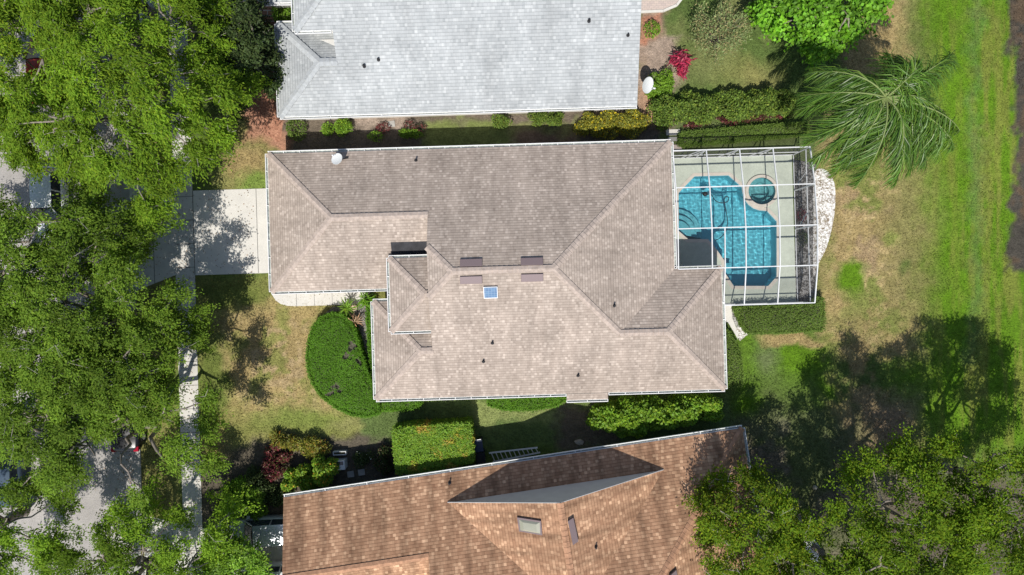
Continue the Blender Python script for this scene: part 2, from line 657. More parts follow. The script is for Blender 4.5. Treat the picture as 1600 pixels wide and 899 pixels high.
def build_ground():
    xs = np.concatenate([[-900, -500, -250, -120, -70, -50, -42], np.arange(-37, 37.01, 0.14), [42, 50, 70, 120, 250, 500, 900]])
    ys = np.concatenate([[-900, -500, -250, -120, -60, -40, -28], np.arange(-22, 22.01, 0.14), [28, 40, 60, 120, 250, 500, 900]])
    X, Y = np.meshgrid(xs, ys, indexing='ij')
    px = X * F / CAM_H + 800
    py = 449.5 - Y * F / CAM_H
    # uneven zone borders
    wx = px + (fbm(px, py, 40, 5) - 0.5) * 44 + (fbm(px, py, 9, 6, 2) - 0.5) * 12
    wy = py + (fbm(px, py, 40, 55) - 0.5) * 44 + (fbm(px, py, 9, 56, 2) - 0.5) * 12
    VIV = np.array((0.090, 0.182, 0.008))
    GRN = np.array((0.092, 0.136, 0.030))
    DUL = np.array((0.090, 0.112, 0.040))
    TAN = np.array((0.315, 0.240, 0.108))
    YEL = np.array((0.225, 0.215, 0.075))
    SOIL = np.array((0.100, 0.085, 0.062))
    MUL = np.array((0.130, 0.105, 0.080))
    C = np.zeros(px.shape + (3,)) + GRN

    def lay(w, c):
        nonlocal C
        w = np.clip(w, 0, 1)[..., None]
        C = C * (1 - w) + np.asarray(c) * w

    def ell(cx, cy, rx, ry, f=0.35, warp=True):
        x, y = (wx, wy) if warp else (px, py)
        d = np.sqrt(((x - cx) / rx) ** 2 + ((y - cy) / ry) ** 2)
        return (1 + f / 2 - d) / f

    def rect(x0, x1, y0, y1, f=14, warp=True):
        x, y = (wx, wy) if warp else (px, py)
        d = np.minimum(np.minimum(x - x0, x1 - x), np.minimum(y - y0, y1 - y))
        return d / f + 0.5
    patch = fbm(px, py, 60, 91)
    patch2 = fbm(px, py, 22, 92)
    streak = fbm(px * 3.0, py * 0.35, 30, 93)
    # the strip along the water on the right
    lay(rect(1420, 3000, -600, 900, 40), VIV)
    lay(rect(1420, 3000, -600, 900, 40) * np.clip((streak - 0.45) * 1.5, 0, 0.4), (0.155, 0.19, 0.03))
    lay(rect(1500, 1560, -600, 700, 30) * np.clip((patch2 - 0.47) * 2.2, 0, 0.5), (0.15, 0.16, 0.040))
    lay(rect(1512, 1532, -100, 560, 16) * 0.45, (0.085, 0.165, 0.045))
    # dry band behind the pool
    lay(rect(1285, 1432, -200, 540, 40), TAN)
    lay(rect(1285, 1432, -200, 540, 40) * np.clip((patch2 - 0.52) * 4, 0, 0.45), (0.29, 0.21, 0.12))
    lay(ell(1415, 330, 48, 240, 0.9) * 0.65, YEL * 0.8)
    lay(rect(1285, 1440, -200, 560, 40) * np.clip((fbm(px, py, 34, 191) - 0.5) * 4.5, 0, 0.75), (0.17, 0.19, 0.05))
    lay(rect(1285, 1400, -200, 560, 40) * np.clip((fbm(px, py, 13, 192) - 0.58) * 6, 0, 0.6), (0.39, 0.30, 0.15))
    lay(ell(1425, 70, 30, 120, 0.9) * 0.5, GRN)
    lay(ell(1328, 434, 22, 24, 0.9) * (0.6 + 0.8 * patch2), VIV)
    lay(ell(1415, 412, 12, 14, 0.8) * 0.6, GRN)
    # lawn behind the grey house
    lay(rect(1035, 1320, -300, 150, 30), np.array((0.088, 0.132, 0.034)))
    lay(rect(1035, 1320, -300, 150, 30) * np.clip((patch - 0.48) * 2.5, 0, 0.5), (0.15, 0.17, 0.06))
    lay(ell(1175, 120, 50, 25, 0.9) * 0.6, YEL)
    lay(ell(1375, 60, 45, 90, 0.6) * 0.9, TAN)
    # below the pool
    lay(rect(1155, 1295, 522, 640, 25), VIV * 0.95)
    lay(ell(1195, 560, 26, 40, 0.8) * 0.7, (0.115, 0.15, 0.055))
    lay(ell(1240, 530, 52, 10, 0.6), TAN * 0.95)
    lay(rect(1300, 1440, 500, 720, 60) * np.clip((patch2 - 0.4) * 4, 0, 0.9), TAN * 0.9)
    lay(rect(1380, 1470, 560, 650, 40) * 0.6, VIV)
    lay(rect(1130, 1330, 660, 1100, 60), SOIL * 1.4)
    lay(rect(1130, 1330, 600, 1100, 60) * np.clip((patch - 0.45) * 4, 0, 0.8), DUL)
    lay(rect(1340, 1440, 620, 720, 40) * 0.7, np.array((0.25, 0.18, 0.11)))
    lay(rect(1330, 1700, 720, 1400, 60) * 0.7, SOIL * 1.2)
    # front lawn
    lay(rect(300, 640, 432, 700, 22), (0.185, 0.19, 0.055))
    lay(ell(440, 560, 120, 95, 0.5), TAN * 1.02)
    lay(ell(440, 560, 130, 105, 0.5) * np.clip((patch2 - 0.47) * 4, 0, 0.7), (0.215, 0.215, 0.065))
    lay(ell(440, 560, 130, 105, 0.5) * np.clip((fbm(px, py, 12, 193) - 0.58) * 6, 0, 0.5), (0.37, 0.28, 0.15))
    lay(ell(365, 455, 62, 20, 0.7), (0.125, 0.15, 0.035))
    lay(ell(330, 590, 26, 80, 0.7), (0.125, 0.155, 0.035))
    lay(ell(470, 655, 80, 25, 0.8) * 0.85, (0.16, 0.195, 0.045))
    lay(ell(580, 665, 70, 16, 0.6), (0.21, 0.21, 0.075))
    lay(ell(430, 690, 60, 14, 0.6) * 0.8, YEL)
    lay(rect(340, 425, 180, 297, 22), YEL * 0.9)
    lay(ell(385, 255, 30, 22, 0.7) * 0.7, TAN * 0.9)
    lay(ell(398, 285, 24, 14, 0.5) * 0.8, (0.17, 0.24, 0.05))
    # the strip by the street
    lay(rect(200, 276, -500, 1400, 12) * 0.9, np.array((0.19, 0.185, 0.06)))
    lay(ell(262, 450, 16, 22, 0.7), YEL * 0.8)
    # beds and side yards
    lay(rect(440, 1062, 168, 252, 14), MUL)
    lay(rect(660, 905, 186, 250, 10) * 0.8, (0.16, 0.19, 0.06))
    lay(rect(800, 905, 196, 250, 18) * 0.8, (0.19, 0.13, 0.09))
    lay(rect(555, 640, 185, 205, 14) * 0.8, (0.34, 0.27, 0.22))
    lay(rect(1000, 1045, -20, 200, 12), (0.27, 0.19, 0.14))
    lay(rect(1000, 1038, 18, 62, 9), (0.36, 0.17, 0.11))
    lay(rect(1005, 1062, 62, 132, 12) * 0.8, (0.31, 0.24, 0.19))
    lay(rect(1008, 1030, 128, 190, 8) * 0.8, (0.40, 0.24, 0.15))
    lay(rect(1030, 1270, 196, 252, 10), np.array((0.11, 0.14, 0.05)))
    lay(rect(385, 450, 105, 225, 14), (0.36, 0.19, 0.125))
    lay(rect(560, 1140, 622, 700, 12), (0.105, 0.15, 0.045))
    lay(rect(740, 900, 625, 660, 12), (0.20, 0.235, 0.08))
    lay(rect(870, 960, 630, 700, 14) * 0.8, (0.13, 0.11, 0.075))
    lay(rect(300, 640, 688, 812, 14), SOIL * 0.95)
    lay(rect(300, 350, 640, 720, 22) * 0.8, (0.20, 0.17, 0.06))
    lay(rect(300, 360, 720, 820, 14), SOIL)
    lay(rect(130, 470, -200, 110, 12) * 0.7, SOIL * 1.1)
    # muddy bank along the far edge
    bank = np.maximum(rect(1581, 2400, -400, 212, 9), rect(1579, 2400, 292, 420, 9))
    bank = np.maximum(bank, rect(1592, 2400, 200, 300, 9))
    lay(bank, (0.060, 0.054, 0.044))
    lay(bank * np.clip((patch2 - 0.5) * 4, 0, 0.5), (0.10, 0.07, 0.045))
    # mower / clump mottling kept in the grass colour
    mott = 0.80 + 0.42 * fbm(px, py, 7, 31, 3)
    big = 0.86 + 0.28 * fbm(px, py, 90, 41, 2)
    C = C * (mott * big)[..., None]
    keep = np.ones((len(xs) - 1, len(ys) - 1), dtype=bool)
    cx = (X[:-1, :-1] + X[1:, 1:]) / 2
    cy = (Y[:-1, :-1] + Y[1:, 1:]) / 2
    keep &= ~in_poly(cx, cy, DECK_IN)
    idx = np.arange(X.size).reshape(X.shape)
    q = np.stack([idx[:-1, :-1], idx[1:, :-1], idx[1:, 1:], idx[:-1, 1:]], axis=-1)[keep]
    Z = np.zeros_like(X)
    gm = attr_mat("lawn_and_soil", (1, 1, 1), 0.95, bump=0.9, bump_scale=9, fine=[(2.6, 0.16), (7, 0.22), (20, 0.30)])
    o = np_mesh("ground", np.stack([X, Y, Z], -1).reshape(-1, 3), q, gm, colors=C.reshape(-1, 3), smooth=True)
    tag(o, "patchy green and dry tan lawn around the houses", "ground", kind="structure")
    # short blades and weeds standing on the lawn
    rng = np.random.RandomState(77)
    n_ = 330000
    bx = rng.uniform(-24.0, 34.5, n_)
    by = rng.uniform(-19.5, 19.5, n_)
    ppx, ppy = bx * F / CAM_H + 800, 449.5 - by * F / CAM_H
    grassy = ((ppx > 1270) & (ppx < 1578)) | ((ppx > 1140) & (ppy > 522)) | ((ppx > 1045) & (ppy < 140)) | ((ppx > 312) & (ppx < 640) & (ppy > 432) & (ppy < 690)) | ((ppx > 345) & (ppx < 418) & (ppy > 200) & (ppy < 296)) | ((ppx > 226) & (ppx < 274) & ((ppy > 450) | (ppy < 290))) | ((ppx > 560) & (ppx < 1130) & (ppy > 632) & (ppy < 690))
    loc = rot2(bx, by, -8.6)
    grassy &= ~((loc[0] > bW0) & (loc[0] < 12.6) & (loc[1] < -10.3))
    dens = fbm(ppx, ppy, 12, 71, 3)
    grassy &= rng.rand(n_) < 0.35 + 0.9 * (dens - 0.3)
    bx, by = bx[grassy], by[grassy]
    n_ = len(bx)
    ix = np.clip(np.searchsorted(xs, bx), 0, len(xs) - 1)
    iy = np.clip(np.searchsorted(ys, by), 0, len(ys) - 1)
    cc = C[ix, iy] * (0.75 + 0.75 * rng.rand(n_, 1) ** 1.5)
    hgt = 0.02 + 0.05 * rng.rand(n_)
    grass_pts.append((np.stack([bx, by, hgt * 0.5], -1), cc, hgt))


build_ground()


def smooth_closed(pts, n=6):
    out = []
    k = len(pts)
    for i in range(k):
        p0, p1, p2, p3 = (Vector(pts[(i + j - 1) % k]).to_2d() for j in range(4))
        for s in range(n):
            t = s / n
            out.append(0.5 * ((2 * p1) + (-p0 + p2) * t + (2 * p0 - 5 * p1 + 4 * p2 - p3) * t * t + (-p0 + 3 * p1 - 3 * p2 + p3) * t ** 3))
    return out


def sheet(name, poly, z, material, label, cat, thick=0.0, holes=()):
    mb = MB()
    loops = [[Vector((p[0], p[1], 0)) for p in poly]] + [[Vector((p[0], p[1], 0)) for p in h] for h in holes]
    allp = [q for l in loops for q in l]
    mb.v = [(q.x, q.y, z) for q in allp]
    for t in tessellate_polygon(loops):
        a, b, c = (allp[i] for i in t)
        if (b - a).cross(c - a).z < 0:
            t = (t[0], t[2], t[1])
        mb.f.append(list(t))
    if thick:
        off = 0
        for l in loops[:1]:
            n = len(l)
            base = len(mb.v)
            mb.v += [(q.x, q.y, z - thick) for q in l]
            for k in range(n):
                mb.f.append([k, base + k, base + (k + 1) % n, (k + 1) % n])
    o = mb.build(name, material, recalc=False)
    return tag(o, label, cat, kind="structure")


def PX(pts, h=0.0):
    return [W(x, y, h) for x, y in pts]


# street, kerb, pavement
sheet("road", [L2W(-35.4, 260), L2W(-35.4, -260), L2W(-24.55, -260), L2W(-24.55, 260)], 0.004, M['asphalt'],
      "weathered light grey asphalt street under the trees", "road")
kb = MB()
for (v0, v1) in ((-260, -17.3), (-15.0, 0.55), (7.3, 17.7), (24.0, 260)):
    a, b = L2W(-24.32, v0), L2W(-24.32, v1)
    kb.bar((a.x, a.y, 0.06), (b.x, b.y, 0.06), 0.2, 0.12)
tag(kb.build("kerb", M['kerb'], bevel=0.02), "grey concrete kerb along the street", "kerb", kind="structure")
sheet("gutter_pan", [L2W(-24.95, 260), L2W(-24.95, -260), L2W(-24.42, -260), L2W(-24.42, 260)], 0.010, M['kerb'],
      "concrete gutter strip beside the kerb", "gutter", 0.0)
sheet("sidewalk", [L2W(-21.63, 260), L2W(-21.63, -260), L2W(-20.40, -260), L2W(-20.40, 260)], 0.026, M['sidewalk'],
      "pale concrete footpath running past the houses", "path", 0.03)
# driveway of the tan house
sheet("driveway", [L2W(-20.395, 6.85), L2W(-20.395, 1.40), L2W(-13.9, 1.40), L2W(-13.9, 6.85)], 0.022, M['concrete'],
      "white concrete driveway in front of the tan house", "driveway", 0.03)
sheet("driveway_apron", [L2W(-21.635, 7.0), L2W(-24.2, 7.35), L2W(-24.45, 7.6), L2W(-24.45, 0.25), L2W(-24.1, 0.55), L2W(-21.635, 1.45)][::1], 0.018,
      M['sidewalk'], "flared concrete apron between street and footpath", "driveway", 0.02)
jb = MB()


def joint(a, b, z=0.0305, w=0.03):
    jb.bar((a.x, a.y, z), (b.x, b.y, z), w, 0.003)


for v in np.arange(-30, 30, 1.52):
    joint(L2W(-21.62, v), L2W(-20.41, v))
joint(L2W(-16.3, 1.42), L2W(-16.3, 6.83), 0.0265)
joint(L2W(-23.0, 0.95), L2W(-23.0, 7.15), 0.0225)
joint(L2W(-20.39, 1.42), L2W(-20.39, 6.83), 0.0265, 0.04)
tag(jb.build("pavement_joints", M['joint']), "thin dark joints in the concrete paving", "paving joints", kind="structure")
# curved front walk
wk = [L2W(*p) for p in ((-15.62, 1.38), (-15.62, 0.6), (-15.52, 0.1), (-15.27, -0.35), (-14.92, -0.62), (-14.5, -0.75), (-14.0, -0.79), (-9.2, -0.80), (-9.2, 0.75), (-14.1, 0.75), (-14.1, 1.38))]
sheet("front_walk", wk, 0.030, M['concrete'], "pale front walk curving under the garage eave", "path", 0.03)
jw = MB()
for u in (-13.9, -12.75, -11.6, -10.4):
    a, b = L2W(u, -0.79), L2W(u, 0.6)
    jw.bar((a.x, a.y, 0.0345), (b.x, b.y, 0.0345), 0.02, 0.003)
tag(jw.build("walk_joints", M['joint']), "thin joints across the front walk", "paving joints", kind="structure")
# neighbours' drives
sheet("neighbour_driveway", PX([(226, 806), (322, 826), (360, 812), (470, 806), (470, 960), (330, 990), (226, 1000)]), 0.020, M['sidewalk'],
      "concrete driveway beside the brown house with parked cars", "driveway", 0.02)
sheet("upper_driveway", PX([(218, -150), (470, -160), (470, -10), (280, 22), (218, 40)]), 0.020, M['sidewalk'],
      "shaded concrete driveway of the grey house", "driveway", 0.02)
sheet("entry_court", PX([(398, 2), (470, 2), (470, 46), (412, 46)]), 0.03, M['pavers_red'],
      "red brick entry court of the grey house", "paving", 0.02)
sheet("rear_patio", PX([(985, -40), (1080, -40), (1072, -12), (1056, 8), (1036, 17), (985, 19)]), 0.03, M['pavers_pink'],
      "pink paver patio behind the grey house", "paving", 0.03)
eb = MB()
pe = [W(*p) for p in ((985, 20), (1036, 18), (1057, 9), (1073, -12), (1082, -40))]
for a, b in zip(pe[:-1], pe[1:]):
    eb.bar((a.x, a.y, 0.05), (b.x, b.y, 0.05), 0.16, 0.1)
tag(eb.build("patio_edging", M['concrete']), "white curved edging of the pink patio", "edging", kind="structure")
# gravel and bed sheets
gp = PX([(1244, 262), (1300, 268), (1305, 300), (1304, 335), (1296, 375), (1282, 408), (1272, 438), (1271, 470), (1246, 472)])
sheet("bed_soil", [p for p in PX([(1240, 250), (1276, 255), (1276, 474), (1243, 476)])], 0.012, M['mulch_bed'],
      "dark planting bed with scattered pale stones along the pool screen", "planting bed")
sheet("gravel_bed", smooth_closed(PX([(1272, 272), (1290, 266), (1303, 285), (1305, 312), (1302, 345), (1292, 385), (1279, 412), (1271, 432), (1270, 400), (1271, 340)]), 5), 0.018, M['gravel_white'],
      "white gravel bed curving behind the pool screen", "gravel bed")
sheet("side_path", PX([(1122, 470), (1143, 478), (1144, 497), (1150, 512), (1153, 531), (1147, 520), (1138, 505), (1122, 495)]), 0.024, M['concrete'],
      "white concrete path end below the pool screen", "path", 0.02)
sheet("grey_gravel_patch", PX([(1144, 478), (1153, 480), (1158, 500), (1164, 512), (1154, 516), (1149, 508), (1144, 496)]), 0.016, M['gravel_grey'],
      "grey gravel patch beside the side path", "gravel bed")
sheet("white_gravel_tip", PX([(1150, 512), (1164, 511), (1173, 520), (1164, 526), (1156, 533), (1150, 522)]), 0.020, M['gravel_white'],
      "small tip of white gravel at the lawn edge", "gravel bed")
sheet("mulch_bed", PX([(545, 478), (582, 474), (590, 560), (584, 610), (570, 575), (560, 520), (520, 500), (498, 498), (520, 480)]), 0.012, M['mulch_grey'],
      "grey mulch bed between clipped hedge and front wall", "planting bed")
sheet("red_mulch_bed", smooth_closed(PX([(440, 110), (440, 215), (420, 212), (398, 190), (394, 165), (410, 140), (425, 115)]), 4), 0.012, M['mulch_red'],
      "red bark mulch bed beside the grey house", "planting bed")

# ------------------------------------------------------------------ houses
class House:
    def __init__(self, name, label, cat, deg, cu, cv, roof_m, cap_m):
        self.deg, self.cu, self.cv = deg, cu, cv
        x, y = rot2(cu, cv, deg)
        self.root = thing(name, (x, y, 0), label, cat, R_(deg))
        self.roof_m, self.cap_m = roof_m, cap_m

    def l(self, p):
        return Vector((p[0] - self.cu, p[1] - self.cv, p[2]))

    def roof(self, planes, drop=0.17, name='roof'):
        mb = MB()
        edges = {}
        for poly in planes:
            pts = [self.l(p) for p in poly]
            n = Vector((0, 0, 0))
            for i in range(len(pts)):
                n += pts[i].cross(pts[(i + 1) % len(pts)])
            if n.z < 0:
                pts.reverse()
                n = -n
            n.normalize()
            e = Vector((0, 0, 1)).cross(n).normalized()
            up = n.cross(e)
            mb.face(pts, [(p.dot(e), p.dot(up)) for p in pts])
            key = [tuple(round(c, 2) for c in p) for p in pts]
            for i in range(len(pts)):
                edges[(key[i], key[(i + 1) % len(key)])] = (pts[i], pts[(i + 1) % len(pts)])
        r = mb.build(name, self.roof_m, self.root)
        fb = MB()
        for (a, b), (p, q) in edges.items():
            if (b, a) not in edges:
                d = Vector((0, 0, drop))
                e = Vector((0, 0, 0.004))
                fb.face([p - e, p - d, q - d, q - e])
        fb.build('fascia', M['white_metal'], self.root, recalc=False)
        return r

    def cap(self, a, b, drop=0.35, w=0.15, length=0.3, lip=0.075):
        """ridge or hip shingles lapping each other from a (low) to b (high)"""
        a, b = self.l(a), self.l(b)
        d = b - a
        n = max(2, int(d.length / length))
        dn = d.normalized()
        s = Vector((dn.y, -dn.x, 0)).normalized()
        mb = MB()
        for k in range(n):
            p = a + d * (k / n)
            q = a + d * ((k + 1.15) / n)
            lo, hi = Vector((0, 0, lip)), Vector((0, 0, 0.025))
            dr = Vector((0, 0, -w * drop))
            mb.face([p + lo, p + s * w + dr + lo, q + s * w + dr + hi, q + hi])
            mb.face([p + lo, q + hi, q - s * w + dr + hi, p - s * w + dr + lo])
            mb.face([p + lo, p - s * w + dr + lo, p - s * w + dr + hi * 0.2, p + hi * 0.2])
            mb.face([p + lo, p + hi * 0.2, p + s * w + dr + hi * 0.2, p + s * w + dr + lo])
        return mb.build('ridge_cap', self.cap_m, self.root)

    def gutter(self, a, b, out, h, w=0.14, ticks=0.95):
        a, b = self.l((a[0], a[1], h)), self.l((b[0], b[1], h))
        o = Vector((out[0], out[1], 0))
        d = (b - a)
        z = Vector((0, 0, 1))
        mb = MB()
        c = o * (0.012)
        mb.bar(a + o * w - z * 0.05, b + o * w - z * 0.05, 0.035, 0.13)
        mb.bar(a + c - z * 0.07, b + c - z * 0.07, 0.02, 0.10)
        n = max(1, int(d.length / ticks))
        for k in range(n + 1):
            p = a + d * (min(max(k / n, 0.002), 0.998))
            mb.bar(p + o * 0.01 - z * 0.004, p + o * w - z * 0.004, 0.035, 0.02)
        g = mb.build('gutter', M['white_metal'], self.root)
        ib = MB()
        ib.bar(a + o * w * 0.5 - z * 0.115, b + o * w * 0.5 - z * 0.115, w, 0.012)
        ib.build('gutter_bed', M['gutter_in'], g)
        return g

    def walls(self, outline, z1, material, name='wall', z0=0.0):
        mb = MB()
        pts = [self.l((p[0], p[1], 0)) for p in outline]
        mb.prism(pts, z0, z1, top=False)
        return mb.build(name, material, self.root)

    def soffit(self, outline, z):
        mb = MB()
        mb.prism([self.l((p[0], p[1], 0)) for p in outline], z - 0.015, z, top=True, bottom=True)
        return mb.build('soffit', M['stucco'], self.root)

    def window(self, a, b, out, z0, z1, name='window'):
        a, b = self.l((a[0], a[1], 0)), self.l((b[0], b[1], 0))
        o = Vector((out[0], out[1], 0))
        z = Vector((0, 0, 1))
        mb = MB()
        zz = (z0 + z1) / 2
        for t in (0, 0.5, 1):
            p = a.lerp(b, t) + o * 0.03
            mb.bar(p + z * (z0 + 0.035), p + z * (z1 - 0.035), 0.07, 0.05, up=(o.x, o.y, 0))
        for q in (z0, z1):
            mb.bar(a + o * 0.032 + z * q, b + o * 0.032 + z * q, 0.07, 0.07)
        f = mb.build(name, M['white_metal'], self.root)
        pb = MB()
        pb.bar(a + o * 0.02 + z * zz, b + o * 0.02 + z * zz, 0.012, z1 - z0 - 0.06)
        pb.build('pane', M['glass'], f)
        return f

    def vent_box(self, c, h_fn, su, sv, hgt, material, name='roof_vent'):
        """low box vent lying on the slope: c=(u,v)"""
        u0, u1, v0, v1 = c[0] - su / 2, c[0] + su / 2, c[1] - sv / 2, c[1] + sv / 2
        q = [(u0, v0), (u1, v0), (u1, v1), (u0, v1)]
        mb = MB()
        lo = [self.l((*p, h_fn(*p) - 0.02)) for p in q]
        hi = [self.l((*p, h_fn(*p) + hgt)) for p in q]
        i = len(mb.v)
        mb.v += [tuple(p) for p in lo + hi]
        mb.f += [[4, 5, 6, 7], [0, 1, 5, 4], [1, 2, 6, 5], [2, 3, 7, 6], [3, 0, 4, 7], [3, 2, 1, 0]]
        return mb.build(name, material, self.root, bevel=0.02)

    def pipe(self, c, h_fn, r=0.055, hgt=0.28):
        z = h_fn(*c)
        p = self.l((c[0], c[1], z))
        mb = MB()
        mb.tube([p - Vector((0, 0, 0.05)), p + Vector((0, 0, hgt))], r, 10)
        o = mb.build('vent_pipe', M['black'], self.root)
        fl = MB()
        fl.lathe(p, [(0.11, -0.03), (0.10, 0.02), (0.06, 0.05)], 12)
        fl.build('flashing', M['flashing_shadow'], o)
        return o


def local_of(px, py, h, deg):
    w = W(px, py, h)
    return rot2(w.x, w.y, -deg)


# ---- the tan house in the middle
HE, SL = 2.75, 0.44
VN, VS = 8.52, -6.52
MH = House("tan_house", "single storey house with a tan shingle hip roof, pool screen attached behind", "house", TH, 0.0, 1.0, M['roof_tan'], M['cap_tan'])
hN = lambda u, v: HE + SL * (VN - v)
hS = lambda u, v: HE + SL * (v - VS)
RV = (VN + VS) / 2
RH = hN(0, RV)
UE, UE2, UW, UG = 9.85, 12.68, -8.42, -14.53
HALF = (VN - VS) / 2
VSE = 0.83
s2 = (VSE - VS) / 2
vr2 = (VSE + VS) / 2
hr2 = HE + SL * s2
GV = 0.16
g2 = (VN - GV) / 2
gv = (VN + GV) / 2
gh = HE + SL * g2
WVN = -0.60
w2 = (WVN - VS) / 2
wv = (WVN + VS) / 2
wh = HE + SL * w2
CUT = -4.75
JR = 1.45
RW = CUT + JR
jh = RH - SL * JR
P_ne = (UE, VN, HE)
P_nw = (UG, VN, HE)
P_re = (UE - HALF, RV, RH)
P_rw = (RW, RV, RH)
P_g = (UG + g2, gv, gh)
P_gc = (CUT, gv, gh)
P_jn = (CUT, RV + JR, jh)
P_js = (CUT, RV - JR, jh)
P_v = (UE - s2, vr2, hr2)
P_r2 = (UE2 - s2, vr2, hr2)
P_i = (UE, VSE, HE)
P_e1 = (UE2, VSE, HE)
P_e2 = (UE2, VS, HE)
P_sw = (UW, VS, HE)
P_w = (UW + w2, wv, wh)
P_wc = (CUT, wv, wh)
MH.roof([
    [P_nw, P_g, P_gc, P_jn, P_rw, P_re, P_ne],
    [P_ne, P_re, P_v, P_i],
    [P_v, P_r2, P_e1, P_i],
    [P_e1, P_r2, P_e2],
    [P_e2, P_r2, P_v, P_re, P_rw, P_js, P_wc, P_w, P_sw, (2.95, VS, HE), (5.3, VS, HE)],
    [P_jn, P_rw, P_js],
    [(UW, WVN, HE), P_sw, P_w],
    [(UW, WVN, HE), P_w, P_wc, (CUT, WVN, HE)],
    [P_nw, (UG, GV, HE), P_g],
    [(UG, GV, HE), P_g, P_gc, (CUT, GV, HE)],
])
# small bay roof running on below the south eave
MH.roof([[(3.12, VS - 0.02, HE - 0.005), (5.62, VS - 0.02, HE - 0.005), (5.62, VS - 0.42, HE - 0.18), (3.12, VS - 0.42, HE - 0.18)]], name='bay_roof')
EH, EVN, EVS, EUW = 4.15, 1.93, -2.37, -7.14
e2 = (EVN - EVS) / 2
ev = (EVN + EVS) / 2
eh = EH + SL * e2
MH.roof([
    [(EUW, EVN, EH), (EUW + e2, ev, eh), (CUT, ev, eh), (CUT, EVN, EH)],
    [(EUW, EVN, EH), (EUW, EVS, EH), (EUW + e2, ev, eh)],
    [(EUW, EVS, EH), (CUT, EVS, EH), (CUT, ev, eh), (EUW + e2, ev, eh)],
], name='entry_roof')
for a, b in ((P_nw, P_g), ((UG, GV, HE), P_g), (P_g, P_gc), (P_ne, P_re), (P_v, P_re), (P_v, P_r2), (P_e1, P_r2), (P_e2, P_r2), (P_rw, P_re),
             (P_jn, P_rw), (P_js, P_rw), (P_sw, P_w), ((UW, WVN, HE), P_w), (P_w, P_wc),
             ((EUW, EVN, EH), (EUW + e2, ev, eh)), ((EUW, EVS, EH), (EUW + e2, ev, eh)), ((EUW + e2, ev, eh), (CUT, ev, eh))):
    MH.cap(a, b, 0.3, 0.2, 0.28, 0.06)
GH = HE - 0.02
MH.gutter((UG, VN), (UE, VN), (0, 1), GH)
MH.gutter((UG, GV), (UG, VN), (-1, 0), GH)
MH.gutter((UG, GV), (EUW - 0.1, GV), (0, -1), GH)
MH.gutter((UW, VS), (UW, WVN), (-1, 0), GH)
MH.gutter((UW, WVN), (EUW - 0.1, WVN), (0, 1), GH)
MH.gutter((UW, VS), (3.1, VS), (0, -1), GH)
MH.gutter((3.12, VS - 0.42), (5.62, VS - 0.42), (0, -1), GH - 0.18)
MH.gutter((5.65, VS), (UE2, VS), (0, -1), GH)
MH.gutter((UE2, VS), (UE2, VSE), (1, 0), GH)
MH.gutter((UE, VSE), (UE, VN), (1, 0), GH)
MH.gutter((UE, VSE), (UE2, VSE), (0, 1), GH)
MH.gutter((EUW, EVS), (EUW, EVN), (-1, 0), EH - 0.02)
MH.gutter((EUW, EVN), (CUT - 0.02, EVN), (0, 1), EH - 0.02)
MH.gutter((EUW, EVS), (CUT + 0.25, EVS), (0, -1), EH - 0.02)
I = 0.45
out_w = [(UG + I, VN - I), (UG + I, GV + I), (-7.6, GV + I), (-7.6, WVN - I), (UW + I, WVN - I), (UW + I, VS + I), (3.3, VS + I), (3.3, VS + 0.05), (5.45, VS + 0.05), (5.45, VS + I), (UE2 - I, VS + I), (UE2 - I, VSE - I), (UE - I, VSE - I), (UE - I, VN - I)]
MH.walls(out_w, HE - 0.16, M['stucco_beige'])
MH.walls([(EUW + I, EVN - I), (EUW + I, EVS + I), (CUT + 0.5, EVS + I), (CUT + 0.5, EVN - I)], EH - 0.1, M['stucco_beige'], 'entry_wall', 0.0)
gb = MB()
gb.face([MH.l(p) for p in ((CUT + 0.03, VN - 0.6, HE), (CUT + 0.03, VS + 0.6, HE), (CUT + 0.03, RV - JR, jh - 0.03), (CUT + 0.03, RV + JR, jh - 0.03))])
gb.build('gable_wall', M['stucco_beige'], MH.root)
so = [(UG + .02, VN - .02), (UG + .02, GV + .02), (UW + 1.3, GV + .02), (UW + 1.3, WVN - .02), (UW + .02, WVN - .02), (UW + .02, VS + .02), (UE2 - .02, VS + .02), (UE2 - .02, VSE - .02), (UE - .02, VSE - .02), (UE - .02, VN - .02)]
MH.soffit(so, HE - 0.165)
cb = MB()  # black patch laid on the garage slope: entry roof's cast shadow painted in
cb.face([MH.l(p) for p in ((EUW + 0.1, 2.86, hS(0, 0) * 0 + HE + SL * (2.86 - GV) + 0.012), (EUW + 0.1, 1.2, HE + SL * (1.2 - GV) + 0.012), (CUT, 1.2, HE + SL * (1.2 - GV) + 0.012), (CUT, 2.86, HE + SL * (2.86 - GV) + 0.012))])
cb.build('painted_shadow_patch', M['flashing_shadow'], MH.root)
for (px, py, fn, side) in ((736, 410.5, hN, 1), (736, 438, hS, -1), (831, 408.5, hN, 1), (831.5, 434.5, hS, -1)):
    u, v = local_of(px, py, RH - 0.1, TH)
    MH.vent_box((u, v), fn, 1.24, 0.42, 0.13, M['vent_brown'])
u, v = local_of(766.5, 457.5, RH - 0.3, TH)
fan = MH.vent_box((u, v), hS, 0.80, 0.66, 0.16, M['white_metal'], 'solar_fan')
pb = MB()
q = [(u - .36, v - .29), (u + .36, v - .29), (u + .36, v + .29), (u - .36, v + .29)]
m_pv = bpy.data.materials.new("blue_solar_cells")
m_pv.use_nodes = True
b_ = m_pv.node_tree.nodes["Principled BSDF"]
tc_ = m_pv.node_tree.nodes.new("ShaderNodeTexCoord")
br_ = m_pv.node_tree.nodes.new("ShaderNodeTexBrick")
br_.offset = 0
br_.inputs["Scale"].default_value = 1
br_.inputs["Brick Width"].default_value = 0.165
br_.inputs["Row Height"].default_value = 0.13
